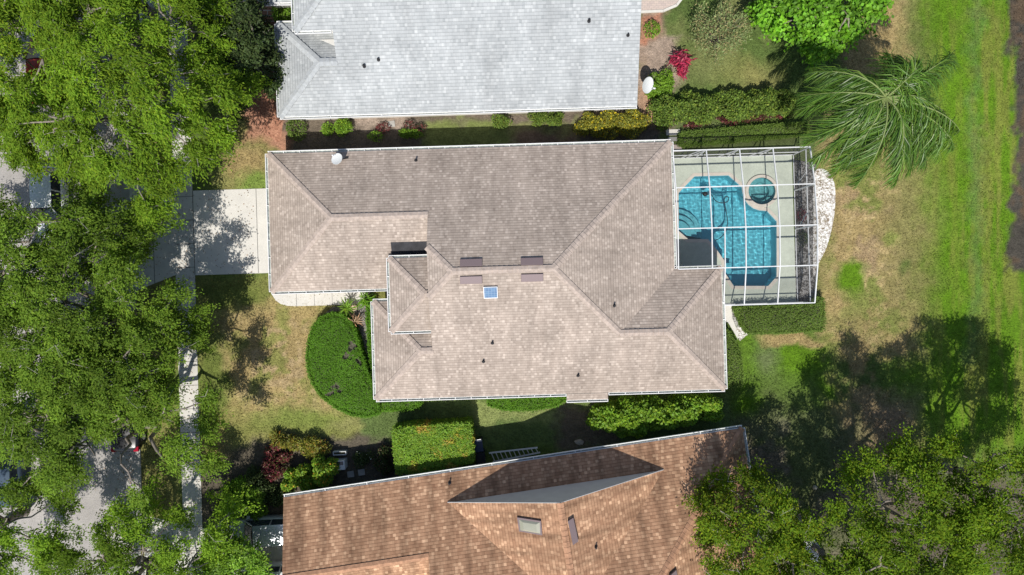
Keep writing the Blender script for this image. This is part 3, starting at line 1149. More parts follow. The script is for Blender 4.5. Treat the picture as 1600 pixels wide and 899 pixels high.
br_.inputs["Mortar Size"].default_value = 0.008
br_.inputs["Color1"].default_value = (0.05, 0.13, 0.27, 1)
br_.inputs["Color2"].default_value = (0.08, 0.19, 0.34, 1)
br_.inputs["Mortar"].default_value = (0.18, 0.28, 0.40, 1)
m_pv.node_tree.links.new(tc_.outputs["Object"], br_.inputs["Vector"])
m_pv.node_tree.links.new(br_.outputs[0], b_.inputs["Base Color"])
b_.inputs["Roughness"].default_value = 0.25
pb.face([MH.l((*p, hS(*p) + 0.172)) for p in q])
pb.build('solar_panel', m_pv, fan, recalc=False)
for (px, py, fn, hh) in ((769, 537, hS, 4.6), (755, 566, hS, 4.1), (904, 588, hS, 3.6), (649, 250, hN, 3.3)):
    MH.pipe(local_of(px, py, hh, TH), fn)
MH.pipe(local_of(960, 478, 4.6, TH), lambda u, v: HE + SL * (UE - u))
MH.window((-3.0, VN - I), (-1.2, VN - I), (0, 1), 1.0, 2.2)
MH.window((4.0, VN - I), (6.0, VN - I), (0, 1), 1.0, 2.2)
MH.window((-6.5, VS + I), (-4.6, VS + I), (0, -1), 0.9, 2.2)
MH.window((8.0, VS + I), (9.8, VS + I), (0, -1), 0.9, 2.2)
MH.window((UW + I, -2.6), (UW + I, -4.6), (-1, 0), 0.7, 2.2)
gd = MB()
for k in range(4):
    gd.box(UG + I - 0.05, UG + I - 0.002, 1.75 - MH.cv, 6.55 - MH.cv, 0.03 + k * 0.54, 0.55 + k * 0.54)
gd.build('garage_door', M['white_metal'], MH.root)

# ---- the grey house above
GE, GS = 2.6, 0.43
GHs = House("grey_house", "house with a pale grey shingle roof along the top of the yard", "house", 1.8, -3.0, 17.0, M['roof_grey'], M['cap_grey'])
S0 = 10.78
gS = lambda u, v: GE + GS * (v - S0)
uW, uE, uC = -13.76, 7.93, -9.9
wN = 16.44
wH = (wN - S0) / 2
wR = (S0 + wN) / 2
wz = GE + GS * wH
eV = 15.22
eU = -12.1
ez = gS(0, eV)
rV = 18.3
rZ = gS(0, rV)
p_w = (uW + wH, wR, wz)
hipd = rV - eV
GHs.roof([
    [(uW, S0, GE), (uE, S0, GE), (uE, rV, rZ), (eU + hipd, rV, rZ), (eU, eV, ez), (uC, eV, ez), (uC, wR, wz), p_w],
    [(uE, rV, rZ), (uE, 2 * rV - S0, GE), (uW - 1.0, 2 * rV - S0, GE), (eU + hipd, rV, rZ)],
    [(eU, eV, ez), (eU + hipd, rV, rZ), (eU, 2 * rV - eV, ez)],
    [(uW, S0, GE), p_w, (uW, wN, GE)],
    [(uW, wN, GE), p_w, (uC, wR, wz), (uC, wN, GE)],
], 0.2)
GHs.roof([[(-14.85, 17.72, GE), (-14.85, 26.0, GE), (-11.0, 21.86, GE + GS * 4.14), ],
          [(-14.85, 17.72, GE), (-11.0, 21.86, GE + GS * 4.14), (-8, 21.86, GE + GS * 4.14), (-8, 17.72, GE)]], name='garage_roof')
for a, b in (((uW, S0, GE), p_w), ((uW, wN, GE), p_w), (p_w, (uC, wR, wz)), ((eU, eV, ez), (eU + hipd, rV, rZ))):
    GHs.cap(a, b, 0.3, 0.24, 0.34, 0.11)
GHs.gutter((uW, S0), (uE, S0), (0, -1), GE - 0.02, 0.13, 3.0)
GHs.gutter((uW, S0), (uW, wN), (-1, 0), GE - 0.02)
GHs.gutter((uW, wN), (eU, wN), (0, 1), GE - 0.02)
GHs.gutter((eU, eV), (uC - 0.1, eV), (0, -1), ez - 0.02)
GHs.gutter((eU, eV), (eU, 2 * rV - eV), (-1, 0), ez - 0.02)
GHs.gutter((-14.85, 17.72), (-12.3, 17.72), (0, -1), GE - 0.02)
GHs.walls([(uW + .45, wN - .45), (uW + .45, S0 + .42), (uE - .3, S0 + .42), (uE - .3, 25.2), (-14.4, 25.2), (-14.4, 18.15), (eU + .45, 18.15), (eU + .45, wN - .45)], GE - 0.2, M['stucco'])
GHs.walls([(eU + .45, eV + .4), (uC + 1.5, eV + .4), (uC + 1.5, 21.0), (eU + .45, 21.0)], ez - 0.15, M['stucco'], 'upper_wall', 0.0)
gw = MB()
gw.face([GHs.l(p) for p in ((uE - 0.3, S0 + 0.42, GE - 0.2), (uE - 0.3, 2 * rV - S0 - 0.42, GE - 0.2), (uE - 0.3, rV, rZ - 0.15))])
gw.face([GHs.l(p) for p in ((uC + 0.04, wR - 2.2, GE), (uC + 0.04, eV + 0.2, GE), (uC + 0.04, eV + 0.2, ez - 0.02), (uC + 0.04, wR, wz - 0.02))])
gw.build('gable_wall', M['stucco'], GHs.root)
GHs.soffit([(uW + .02, wN), (uW + .02, S0 + .02), (uE - .02, S0 + .02), (uE - .02, 25.7), (-14.8, 25.7), (-14.8, 17.75), (eU, 17.75), (eU, wN)], GE - 0.205)
for u in (-9.0, -4.5, 1.5, 4.6):
    GHs.window((u, S0 + .42), (u + 1.3, S0 + .42), (0, -1), 1.0, 2.1)
for (px, py, hh, r) in ((568, 102, 3.9, 0.08), (590, 91, 4.1, 0.06), (922, 27, 5.1, 0.08), (984, 49, 4.8, 0.05)):
    GHs.pipe(local_of(px, py, hh, 1.8), gS, r, 0.2)
fl = MB()
fl.face([GHs.l(p) for p in ((uC - 1.1, eV - 0.05, GE + GS * (wN - eV + 0.05) + 0.05), (uC - 0.02, eV - 0.62, GE + GS * (wN - eV + 0.62) + 0.05), (uC - 0.02, eV - 0.05, GE + GS * (wN - eV + 0.05) + 0.05))])
fl.build('valley_flashing', M['stucco'], GHs.root)

# ---- the brown house below
BE, BS = 2.75, 0.50
BH = House("brown_house", "house with a streaked brown shingle roof and large cross gable", "house", 8.6, -1.0, -18.0, M['roof_brown'], M['cap_brown'])
bN, bR = -10.47, -19.4
bW, bE_ = -15.55, 12.5
bZ = BE + BS * (bN - bR)
hB = lambda u, v: BE + BS * (bN - v)
gR = -14.57
gZ = hB(0, gR)
bC = -7.07
bS = 2 * bR - bN
half = bN - bR
gbv = -12.02
ga, gb2 = -5.66, 7.25
gm_ = (ga + gb2) / 2 + 0.05
gz0 = hB(0, gbv)
gz1 = gz0 + BS * (gb2 - ga) / 2
jv = bN - (gz1 - BE) / BS
BH.roof([
    [(bW, bN, BE), (bE_, bN, BE), (bE_ - half, bR, bZ), (bC, bR, bZ), (bC, gR, gZ), (bW, gR, gZ)],
    [(bE_, bN, BE), (bE_, bS, BE), (bE_ - half, bR, bZ)],
    [(bE_, bS, BE), (bC, bS, BE), (bC, bR, bZ), (bE_ - half, bR, bZ)],
    [(bW, gR, gZ), (bC, gR, gZ), (bC, 2 * gR - bN, BE), (bW, 2 * gR - bN, BE)],
])
BH.roof([
    [(ga, gbv, gz0 + 0.01), (gm_, gbv, gz1), (gm_, jv, gz1)],
    [(gb2, gbv, gz0 + 0.01), (gm_, jv, gz1), (gm_, gbv, gz1)],
], 0.03, 'cross_gable_roof')
wb = MB()
wb.face([BH.l(p) for p in ((ga + 0.05, gbv - 0.02, gz0 - 0.05), (gb2 - 0.05, gbv - 0.02, gz0 - 0.05), (gm_, gbv - 0.02, gz1 - 0.02))])
wb.build('gable_wall', M['stucco_grey'], BH.root)
rb = MB()
for e in (ga, gb2):
    rb.bar(BH.l((e, gbv + 0.01, gz0 + 0.0)), BH.l((gm_, gbv + 0.01, gz1 - 0.04)), 0.03, 0.12)
rb.build('rake_board', M['stucco_grey'], BH.root)
for a, b in (((bE_, bN, BE), (bE_ - half, bR, bZ)), ((bW, gR, gZ), (bC, gR, gZ)), ((gm_, gbv, gz1), (gm_, jv, gz1))):
    BH.cap(a, b, 0.45, 0.19, 0.3, 0.045)
BH.gutter((bW, bN), (bE_, bN), (0, 1), BE - 0.02, 0.15, 2.4)
BH.gutter((bE_, bN), (bE_, bS), (1, 0), BE - 0.02, 0.14, 2.4)
BH.walls([(bW + .3, bN - .5), (bE_ - .5, bN - .5), (bE_ - .5, bS + .5), (bC, bS + .5), (bC, 2 * gR - bN + .4), (bW + .3, 2 * gR - bN + .4)], BE - 0.18, M['stucco'])
wb2 = MB()
wb2.face([BH.l(p) for p in ((bW + .3, bN - .5, BE - .18), (bW + .3, 2 * gR - bN + .5, BE - .18), (bW + .3, gR, gZ - 0.12))])
wb2.face([BH.l(p) for p in ((bC + .05, gR, gZ - .1), (bC + .05, bS + .3, BE), (bC + .05, bR, bZ - 0.05))])
wb2.build('end_gable_wall', M['stucco'], BH.root)
for u in (-10.0, -2.0, 5.0):
    BH.window((u, bN - .5), (u + 1.4, bN - .5), (0, 1), 1.0, 2.1)
hGW = lambda u, v: gz1 - BS * (gm_ - u)
hGE = lambda u, v: gz1 - BS * (u - gm_)
u, v = local_of(827.5, 823, 6.0, 8.6)
# the skylight is square to the photo's frame, not to the ridge: turn it on its slope
sk = MB()
kk = [local_of(x, y, 6.0, 8.6) for x, y in ((808, 812), (845, 811.5), (847, 834), (811, 834))]
kk_in = [local_of(x, y, 6.0, 8.6) for x, y in ((811, 814.5), (843, 814), (844, 832), (813, 832))]
lo = [BH.l((*p, hGW(*p) - 0.03)) for p in kk]
hi = [BH.l((*p, hGW(*p) + 0.16)) for p in kk]
hin = [BH.l((*p, hGW(*p) + 0.16)) for p in kk_in]
for i in range(4):
    j = (i + 1) % 4
    sk.face([lo[i], lo[j], hi[j], hi[i]])
    sk.face([hi[i], hi[j], hin[j], hin[i]])
sky_l = sk.build('skylight', M['vent_brown'], BH.root, recalc=False)
dm = MB()
cc = sum(hin, Vector()) / 4 + Vector((0, 0, 0.10))
mid = [p.lerp(cc, 0.35) + Vector((0, 0, 0.05)) for p in hin]
for i in range(4):
    j = (i + 1) % 4
    dm.face([hin[i] + Vector((0, 0, -0.01)), hin[j] + Vector((0, 0, -0.01)), mid[j], mid[i]])
    dm.face([mid[i], mid[j], cc])
dm.build('skylight_dome', mat("smoked_acrylic", (0.34, 0.34, 0.27), 0.12, spec=0.6), sky_l, smooth=True, recalc=False)


def slanted_vent(corners, hz, fn, hgt):
    mb = MB()
    kk = [local_of(x, y, hz, 8.6) for x, y in corners]
    lo = [BH.l((*p, fn(*p) - 0.03)) for p in kk]
    hi = [BH.l((*p, fn(*p) + hgt)) for p in kk]
    for i in range(4):
        j = (i + 1) % 4
        mb.face([lo[i], lo[j], hi[j], hi[i]])
    mb.face(hi)
    mb.build('roof_vent', M['vent_brown'], BH.root)


slanted_vent(((886, 810), (895, 806), (903, 843), (894, 847)), 6.3, hGE, 0.2)
slanted_vent(((1042, 893), (1054, 886), (1058, 905), (1045, 908)), 5.4, lambda u, v: BE + BS * (bE_ - u), 0.2)
BH.pipe(local_of(931, 855, 6.0, 8.6), hGE, 0.05)
BH.pipe(local_of(702, 757, 3.3, 8.6), hB, 0.05)

# ------------------------------------------------------------------ pool, spa, deck
POOL = [W(*p) for p in ((1085, 276), (1138, 274.5), (1159, 293), (1160, 302), (1163, 312), (1169, 320), (1177, 326), (1186, 329), (1198, 330),
                        (1213, 346), (1213, 432), (1200, 447), (1146, 447), (1132, 426), (1132, 408), (1114, 383), (1106, 374), (1075, 374), (1060, 361), (1060, 302))]
SPA_C = W(1189.5, 299)
spa = [Vector((SPA_C.x + 0.92 * math.cos(a), SPA_C.y + 0.92 * math.sin(a), 0)) for a in np.linspace(0, 2 * math.pi, 40, endpoint=False)]


def offset_poly(poly, d):
    n = len(poly)
    area = sum(poly[i].x * poly[(i + 1) % n].y - poly[(i + 1) % n].x * poly[i].y for i in range(n))
    sg = 1 if area > 0 else -1
    out = []
    for i in range(n):
        p0, p1, p2 = poly[i - 1], poly[i], poly[(i + 1) % n]
        d1 = (p1 - p0).to_2d().normalized()
        d2 = (p2 - p1).to_2d().normalized()
        n1 = Vector((d1.y, -d1.x)) * sg
        n2 = Vector((d2.y, -d2.x)) * sg
        b = (n1 + n2)
        b = b / max(0.4, b.length_squared / 2)
        out.append(Vector((p1.x + b.x * d, p1.y + b.y * d, 0)))
    return out


POOL_OUT = offset_poly(POOL, 0.21)
sheet("pool_deck", DECK, 0.04, M['deck'], "pale green concrete pool deck inside the screen", "deck", 0.05, holes=[POOL_OUT[::-1], [Vector((SPA_C.x + 0.9 * math.cos(a), SPA_C.y + 0.9 * math.sin(a), 0)) for a in np.linspace(2 * math.pi, 0, 40, endpoint=False)]])
# coping ring
cp = MB()
n = len(POOL)
for i in range(n):
    j = (i + 1) % n
    a, b, c, d = POOL[i], POOL[j], POOL_OUT[j], POOL_OUT[i]
    up = Vector((0, 0, 0.06))
    cp.face([a + up, b + up, c + up, d + up])
    cp.face([d + up, c + up, c - up, d - up])
cop = cp.build("pool_coping", M['coping'], recalc=True)
tag(cop, "beige coping around the pool edge", "coping", kind="structure")


def pool_plaster():
    m = mat("blue_pool_plaster", (0.39, 0.70, 0.78), 0.7, noise=[(1.0, 0.05, 4), (9, 0.08, 3)])
    return m


M['plaster'] = pool_plaster()
bs = MB()
D0 = -1.35
for i in range(n):
    j = (i + 1) % n
    a, b = POOL[i], POOL[j]
    bs.face([Vector((a.x, a.y, 0.055)), Vector((b.x, b.y, 0.055)), Vector((b.x, b.y, D0)), Vector((a.x, a.y, D0))])
for t in tessellate_polygon([[Vector((p.x, p.y, 0)) for p in POOL]]):
    bs.face([Vector((POOL[k].x, POOL[k].y, D0)) for k in t])
basin = bs.build("swimming_pool_basin", M['plaster'], recalc=True)
tag(basin, "blue plastered swimming pool basin", "pool", kind="structure")
# curved corner steps in the shallow end
stp = MB()
sc = W(1060, 366)
for r, z0, z1 in ((1.7, D0 + 0.01, -0.95), (1.3, -0.95, -0.62), (0.9, -0.62, -0.32)):
    arc = [(sc.x + r * math.cos(a), sc.y + r * math.sin(a)) for a in np.linspace(R_(-8), R_(88), 18)]
    stp.prism([(sc.x + 0.02, sc.y + 0.02)] + arc, z0, z1)
tag(stp.build("pool_steps", mat("pale_step_plaster", (0.42, 0.64, 0.68), 0.7), recalc=True), "curved entry steps in the pool corner", "pool steps", kind="structure")
ben = MB()
bq = [W(1133, 411), W(1146, 411), W(1146, 440), W(1141, 440), W(1133, 427)]
ben.prism([(p.x, p.y) for p in bq], D0 + 0.01, -0.55)
tag(ben.build("pool_bench", M['plaster'], recalc=True), "underwater bench at the pool's lower corner", "pool bench", kind="structure")
# water: a rippled sheet that bends the sunlight onto the floor
def water_mat(name, rgb):
    m = bpy.data.materials.new(name)
    m.use_nodes = True
    nt = m.node_tree
    nt.nodes.remove(nt.nodes["Principled BSDF"])
    g = nt.nodes.new("ShaderNodeBsdfGlass")
    g.inputs["Color"].default_value = (*rgb, 1)
    g.inputs["Roughness"].default_value = 0.0
    g.inputs["IOR"].default_value = 1.33
    nt.links.new(g.outputs[0], nt.nodes["Material Output"].inputs["Surface"])
    return m


def water_sheet(name, poly, z, material, label, amp, step=0.03):
    xs_ = np.arange(min(p.x for p in poly) - step, max(p.x for p in poly) + 2 * step, step)
    ys_ = np.arange(min(p.y for p in poly) - step, max(p.y for p in poly) + 2 * step, step)
    X, Y = np.meshgrid(xs_, ys_, indexing='ij')
    rng = np.random.RandomState(5)
    Z = np.zeros_like(X)
    for k in range(26):
        lam = rng.uniform(0.17, 0.55)
        a = rng.rand() * 6.283
        Z += amp * lam * np.sin((X * math.cos(a) + Y * math.sin(a)) * 6.283 / lam + rng.rand() * 6.283 + 1.2 * np.sin(X * 0.9 + Y * 1.3 + k)) / 3.0
    Z += z
    cx_, cy_ = (X[:-1, :-1] + X[1:, 1:]) / 2, (Y[:-1, :-1] + Y[1:, 1:]) / 2
    keep = in_poly(cx_, cy_, [(p.x, p.y) for p in offset_poly(poly, 0.03)])
    idx = np.arange(X.size).reshape(X.shape)
    q = np.stack([idx[:-1, :-1], idx[1:, :-1], idx[1:, 1:], idx[:-1, 1:]], -1)[keep]
    o = np_mesh(name, np.stack([X, Y, Z], -1).reshape(-1, 3), q, material, smooth=True)
    bm = bmesh.new()
    bm.from_mesh(o.data)
    bmesh.ops.delete(bm, geom=[v for v in bm.verts if not v.link_faces], context='VERTS')
    bm.to_mesh(o.data)
    bm.free()
    o.cycles.is_caustics_caster = True
    return tag(o, label, "water", kind="structure")


sun_d.cycles.is_caustics_light = True
M['water'] = water_mat("pool_water", (0.60, 0.91, 0.96))
M['spa_water'] = water_mat("spa_water", (0.62, 0.88, 0.90))
WZ = -0.07
water_sheet("pool_water", POOL, WZ, M['water'], "rippled turquoise pool water", 0.0048)
# spa: a round raised tub
sp = MB()
sp.lathe((SPA_C.x, SPA_C.y, 0), [(0.88, 0.10), (0.88, -0.35), (0.60, -0.36), (0.60, -0.8), (0.01, -0.8)], 40)
spo = sp.build("spa_basin", mat("spa_plaster", (0.40, 0.60, 0.62), 0.7, noise=[(6, 0.08, 3)]), recalc=False)
tag(spo, "round spa tub beside the pool", "spa", kind="structure")
sr = MB()
sr.lathe((SPA_C.x, SPA_C.y, 0), [(0.87, 0.02), (0.87, 0.14), (1.04, 0.14), (1.06, 0.12), (1.06, -0.06)], 40)
tag(sr.build("spa_rim", M['coping'], recalc=True), "beige rim around the round spa", "spa rim", kind="structure")
water_sheet("spa_water", [Vector((SPA_C.x + 0.85 * math.cos(a), SPA_C.y + 0.85 * math.sin(a), 0)) for a in np.linspace(0, 2 * math.pi, 40, endpoint=False)], 0.055, M['spa_water'],
            "still water in the round spa", 0.006)
for o in list(COL.objects):
    if o.name in ("swimming_pool_basin", "pool_steps", "pool_bench", "spa_basin"):
        o.cycles.is_caustics_receiver = True

# pool cleaner and its hose
cl = thing("pool_cleaner", tuple(W(1102, 303, WZ)), "dark pool cleaner with a looping hose floating in the pool", "pool cleaner")
o0 = W(1102, 303, WZ)
hm = MB()
hp = [(1104, 301), (1109, 300), (1113, 306), (1119, 314), (1128, 317), (1137, 315), (1139, 309), (1135, 307), (1132, 312), (1134, 325), (1137, 345), (1135, 360), (1128, 370), (1118, 376)]
hpts = [W(*p, 0) - Vector((o0.x, o0.y, 0)) for p in hp]
sm = []
for i in range(len(hpts) - 1):
    p0, p1, p2, p3 = hpts[max(i - 1, 0)], hpts[i], hpts[i + 1], hpts[min(i + 2, len(hpts) - 1)]
    for s in range(5):
        t = s / 5
        sm.append(0.5 * ((2 * p1) + (-p0 + p2) * t + (2 * p0 - 5 * p1 + 4 * p2 - p3) * t * t + (-p0 + 3 * p1 - 3 * p2 + p3) * t ** 3))
sm.append(hpts[-1])
hm.tube([Vector((p.x, p.y, 0.015)) for p in sm], 0.028, 7)
hm.build("hose", M['hose'], cl, smooth=True)
hd = MB()
hd.lathe((0, 0, -0.05), [(0.01, 0.13), (0.10, 0.11), (0.15, 0.03), (0.16, -0.06), (0.01, -0.07)], 14)
hd.bar((-0.24, 0.06, -0.02), (0.22, -0.04, -0.02), 0.08, 0.06)
hd.build("cleaner_body", M['bin_black'], cl, smooth=True)

# ------------------------------------------------------------------ pool screen enclosure
CU, CV = 14.2, 3.2
cx, cy = rot2(CU, CV, TH)
cage = thing("pool_enclosure", (cx, cy, 0), "white framed screen enclosure over the pool behind the tan house", "pool enclosure", R_(TH))


def cl_(u, v, h):
    return Vector((u - CU, v - CV, h))


ms = bpy.data.materials.new("dark_insect_screen")
ms.use_nodes = True
nt = ms.node_tree
pr = nt.nodes["Principled BSDF"]
pr.inputs["Base Color"].default_value = (0.05, 0.05, 0.055, 1)
pr.inputs["Roughness"].default_value = 0.7
tp = nt.nodes.new("ShaderNodeBsdfTransparent")
mxs = nt.nodes.new("ShaderNodeMixShader")
mxs.inputs[0].default_value = 0.12
nt.links.new(tp.outputs[0], mxs.inputs[1])
nt.links.new(pr.outputs[0], mxs.inputs[2])
nt.links.new(mxs.outputs[0], nt.nodes["Material Output"].inputs["Surface"])
msw = ms.copy()
msw.name = "dense_wall_screen"
for nd in msw.node_tree.nodes:
    if nd.type == 'MIX_SHADER':
        nd.inputs[0].default_value = 0.36

US = [10.0, 12.03, 14.05, 16.08, 18.34]
VSs = [8.0, 5.68, 3.2, 0.80, -1.47]
HS = {8.0: 2.55, 5.68: 3.05, 3.2: 3.25, 0.80: 3.10, -1.47: 2.55}
UI = 12.80
BW, BHt = 0.058, 0.09


M['cage'] = mat('weathered_white_aluminium', (0.66, 0.67, 0.68), 0.5, noise=[(1.5, 0.08, 3)])


def frame_bar(a, b, w=BW, h=BHt, name='roof_beam'):
    MB().bar(a, b, w, h).build(name, M['cage'], cage)


for v in VSs:                       # beams across
    u0 = UI if v < 0.8 else 10.0
    us = [u for u in US if u >= u0 - 0.01]
    frame_bar(cl_(u0, v, HS[v]), cl_(18.34, v, HS[v]), name='roof_beam')
for u in US + [UI]:                 # beams running down the slope, bay by bay
    for a, b in zip(VSs[:-1], VSs[1:]):
        if u < UI - 0.01 and b < 0.5:
            continue
        if u == UI and a > 3.3:
            continue
        frame_bar(cl_(u, a, HS[a] + 0.004), cl_(u, b, HS[b] + 0.004), name='purlin')
posts = [(u, 8.0) for u in US] + [(18.34, v) for v in VSs[1:]] + [(u, -1.47) for u in (UI, 14.05, 16.08)]
for (u, v) in posts:
    frame_bar(cl_(u, v, 0.03), cl_(u, v, HS[v] - 0.07), 0.06, 0.06, 'post')
for z in (0.08, 1.95):
    frame_bar(cl_(18.345, 7.95, z), cl_(18.345, -1.42, z), 0.05, 0.06, 'wall_rail')
for z in (0.08, 0.95):
    frame_bar(cl_(10.05, 8.005, z), cl_(18.3, 8.005, z), 0.05, 0.05, 'wall_rail')
for z in (0.08, 0.95):
    frame_bar(cl_(12.85, -1.475, z), cl_(18.3, -1.475, z), 0.05, 0.05, 'wall_rail')
for u in (11.7, 12.03, 14.05, 16.08):
    frame_bar(cl_(u - 0.65, 7.985, 0.12), cl_(u, 7.985, 2.45), 0.04, 0.05, 'brace')
for v in (5.68, 3.2):
    frame_bar(cl_(18.33, v + 0.9, 1.9), cl_(17.3, v, HS[v] - 0.05), 0.04, 0.05, 'brace')


def panel(pts, m_, name='screen'):
    mb = MB()
    mb.face(pts)
    mb.build(name, m_, cage, recalc=False)


UB = [10.0, 12.03, 14.05, 16.08, 18.34]
for a, b in zip(VSs[:-1], VSs[1:]):
    for u0, u1 in zip(UB[:-1], UB[1:]):
        if b < 0.5:
            if u1 < UI:
                continue
            u0 = max(u0, UI)
        panel([cl_(u0, a, HS[a] - .05), cl_(u0, b, HS[b] - .05), cl_(u1, b, HS[b] - .05), cl_(u1, a, HS[a] - .05)], ms, 'roof_screen')
    panel([cl_(18.35, a, 0.05), cl_(18.35, b, 0.05), cl_(18.35, b, HS[b]), cl_(18.35, a, HS[a])], msw, 'wall_screen')
for u0, u1 in zip(UB[:-1], UB[1:]):
    panel([cl_(u0, 8.01, 0.05), cl_(u1, 8.01, 0.05), cl_(u1, 8.01, 2.5), cl_(u0, 8.01, 2.5)], msw, 'wall_screen')
for u0, u1 in ((UI, 14.05), (14.05, 16.08), (16.08, 18.34)):
    panel([cl_(u0, -1.48, 0.05), cl_(u1, -1.48, 0.05), cl_(u1, -1.48, 2.5), cl_(u0, -1.48, 2.5)], msw, 'wall_screen')

# ------------------------------------------------------------------ vegetation builders
def leaves(c, d, nrm, ln, wd, tint, name, material, parent=None):
    d = norm_rows(d)
    s = norm_rows(np.cross(nrm, d))
    ln = np.asarray(ln).reshape(-1, 1)
    wd = np.asarray(wd).reshape(-1, 1)
    n_ = len(c)
    v = np.empty((n_, 4, 3), dtype=np.float32)
    v[:, 0] = c - d * ln / 2
    v[:, 1] = c + s * wd / 2 + d * ln * 0.05
    v[:, 2] = c + d * ln / 2 - np.array((0, 0, 1)) * ln * 0.12
    v[:, 3] = c - s * wd / 2 + d * ln * 0.05
    f = np.arange(n_ * 4, dtype=np.int32).reshape(n_, 4)
    return np_mesh(name, v.reshape(-1, 3), f, material, colors=np.repeat(tint, 4, axis=0), parent=parent)


def tints(rng, n_, spread=0.25, yellow=0.15, base=None):
    k = 1 + spread * (rng.rand(n_, 1) * 2 - 1)
    t = np.repeat(k, 3, axis=1)
    y = rng.rand(n_) ** 3 * yellow
    t[:, 0] *= 1 + 2.2 * y
    t[:, 1] *= 1 + 0.6 * y
    if base is not None:
        t = t * base
    return t


LM = {}
LM['oak'] = attr_mat("oak_leaf", (0.155, 0.278, 0.021), 0.7, 0.40, spec=0.15)
LM['oak2'] = attr_mat("oak_leaf_cool", (0.140, 0.245, 0.026), 0.7, 0.40, spec=0.15)
LM['dark'] = attr_mat("dark_leaf", (0.045, 0.075, 0.022), 0.6, 0.2)
LM['lower'] = attr_mat("sparse_tree_leaf", (0.110, 0.205, 0.012), 0.7, 0.38, spec=0.15)
LM['bright'] = attr_mat("bright_round_leaf", (0.135, 0.330, 0.018), 0.6, 0.34, spec=0.4)
LM['palm'] = attr_mat("palm_leaflet", (0.078, 0.172, 0.022), 0.4, 0.25, spec=0.45)
LM['hedge'] = attr_mat("hedge_leaf", (0.115, 0.190, 0.032), 0.6, 0.25)
LM['hedge_bright'] = attr_mat("clipped_hedge_leaf", (0.092, 0.222, 0.014), 0.6, 0.25)
LM['shrub'] = attr_mat("shrub_leaf", (0.155, 0.300, 0.025), 0.55, 0.3, spec=0.3)
LM['croton'] = attr_mat("croton_leaf", (0.185, 0.215, 0.030), 0.5, 0.25, spec=0.35)
LM['feather'] = attr_mat("feathery_leaf", (0.34, 0.345, 0.19), 0.7, 0.25)
LM['red'] = attr_mat("crimson_leaf", (0.30, 0.028, 0.070), 0.45, 0.25, spec=0.35)
LM['maroon'] = attr_mat("maroon_leaf", (0.13, 0.035, 0.035), 0.55, 0.2)
LM['dry'] = attr_mat("dry_frond", (0.42, 0.30, 0.19), 0.8, 0.2)
LM['flower'] = attr_mat("white_petal", (0.75, 0.75, 0.72), 0.7, 0.2)
LM['pink'] = attr_mat("pink_petal", (0.70, 0.35, 0.32), 0.7, 0.2)


def branch_tubes(segs, sides=5):
    """segs: list of (p0, p1, r0, r1) -> verts, quads"""
    p0 = np.array([s[0] for s in segs], dtype=float)
    p1 = np.array([s[1] for s in segs], dtype=float)
    r0 = np.array([s[2] for s in segs])[:, None, None]
    r1 = np.array([s[3] for s in segs])[:, None, None]
    d = norm_rows(p1 - p0)
    up = np.where(np.abs(d[:, 2:3]) > 0.9, np.array([[1.0, 0, 0]]), np.array([[0, 0, 1.0]]))
    s = norm_rows(np.cross(d, up))
    t = np.cross(s, d)
    a = np.linspace(0, 2 * np.pi, sides, endpoint=False)
    ring = s[:, None, :] * np.cos(a)[None, :, None] + t[:, None, :] * np.sin(a)[None, :, None]
    v = np.concatenate([p0[:, None, :] + ring * r0, p1[:, None, :] + ring * r1], axis=1)
    n_ = len(segs)
    j = np.arange(sides)
    q = np.stack([j, (j + 1) % sides, (j + 1) % sides + sides, j + sides], axis=-1)
    f = q[None] + (np.arange(n_) * 2 * sides)[:, None, None]
    return v.reshape(-1, 3), f.reshape(-1, 4)


def curve_segs(a, b, r0, r1, rng, k=4, sag=0.3):
    a, b = np.array(a, float), np.array(b, float)
    L = np.linalg.norm(b - a)
    pts = [a + (b - a) * t + (rng.rand(3) - 0.5) * L * 0.12 * (0 < t < 1) + np.array((0, 0, sag * L * 0.25 * math.sin(math.pi * t))) for t in np.linspace(0, 1, k + 1)]
    rs = np.linspace(r0, r1, k + 1)
    return [(pts[i], pts[i + 1], rs[i], rs[i + 1]) for i in range(k)], pts


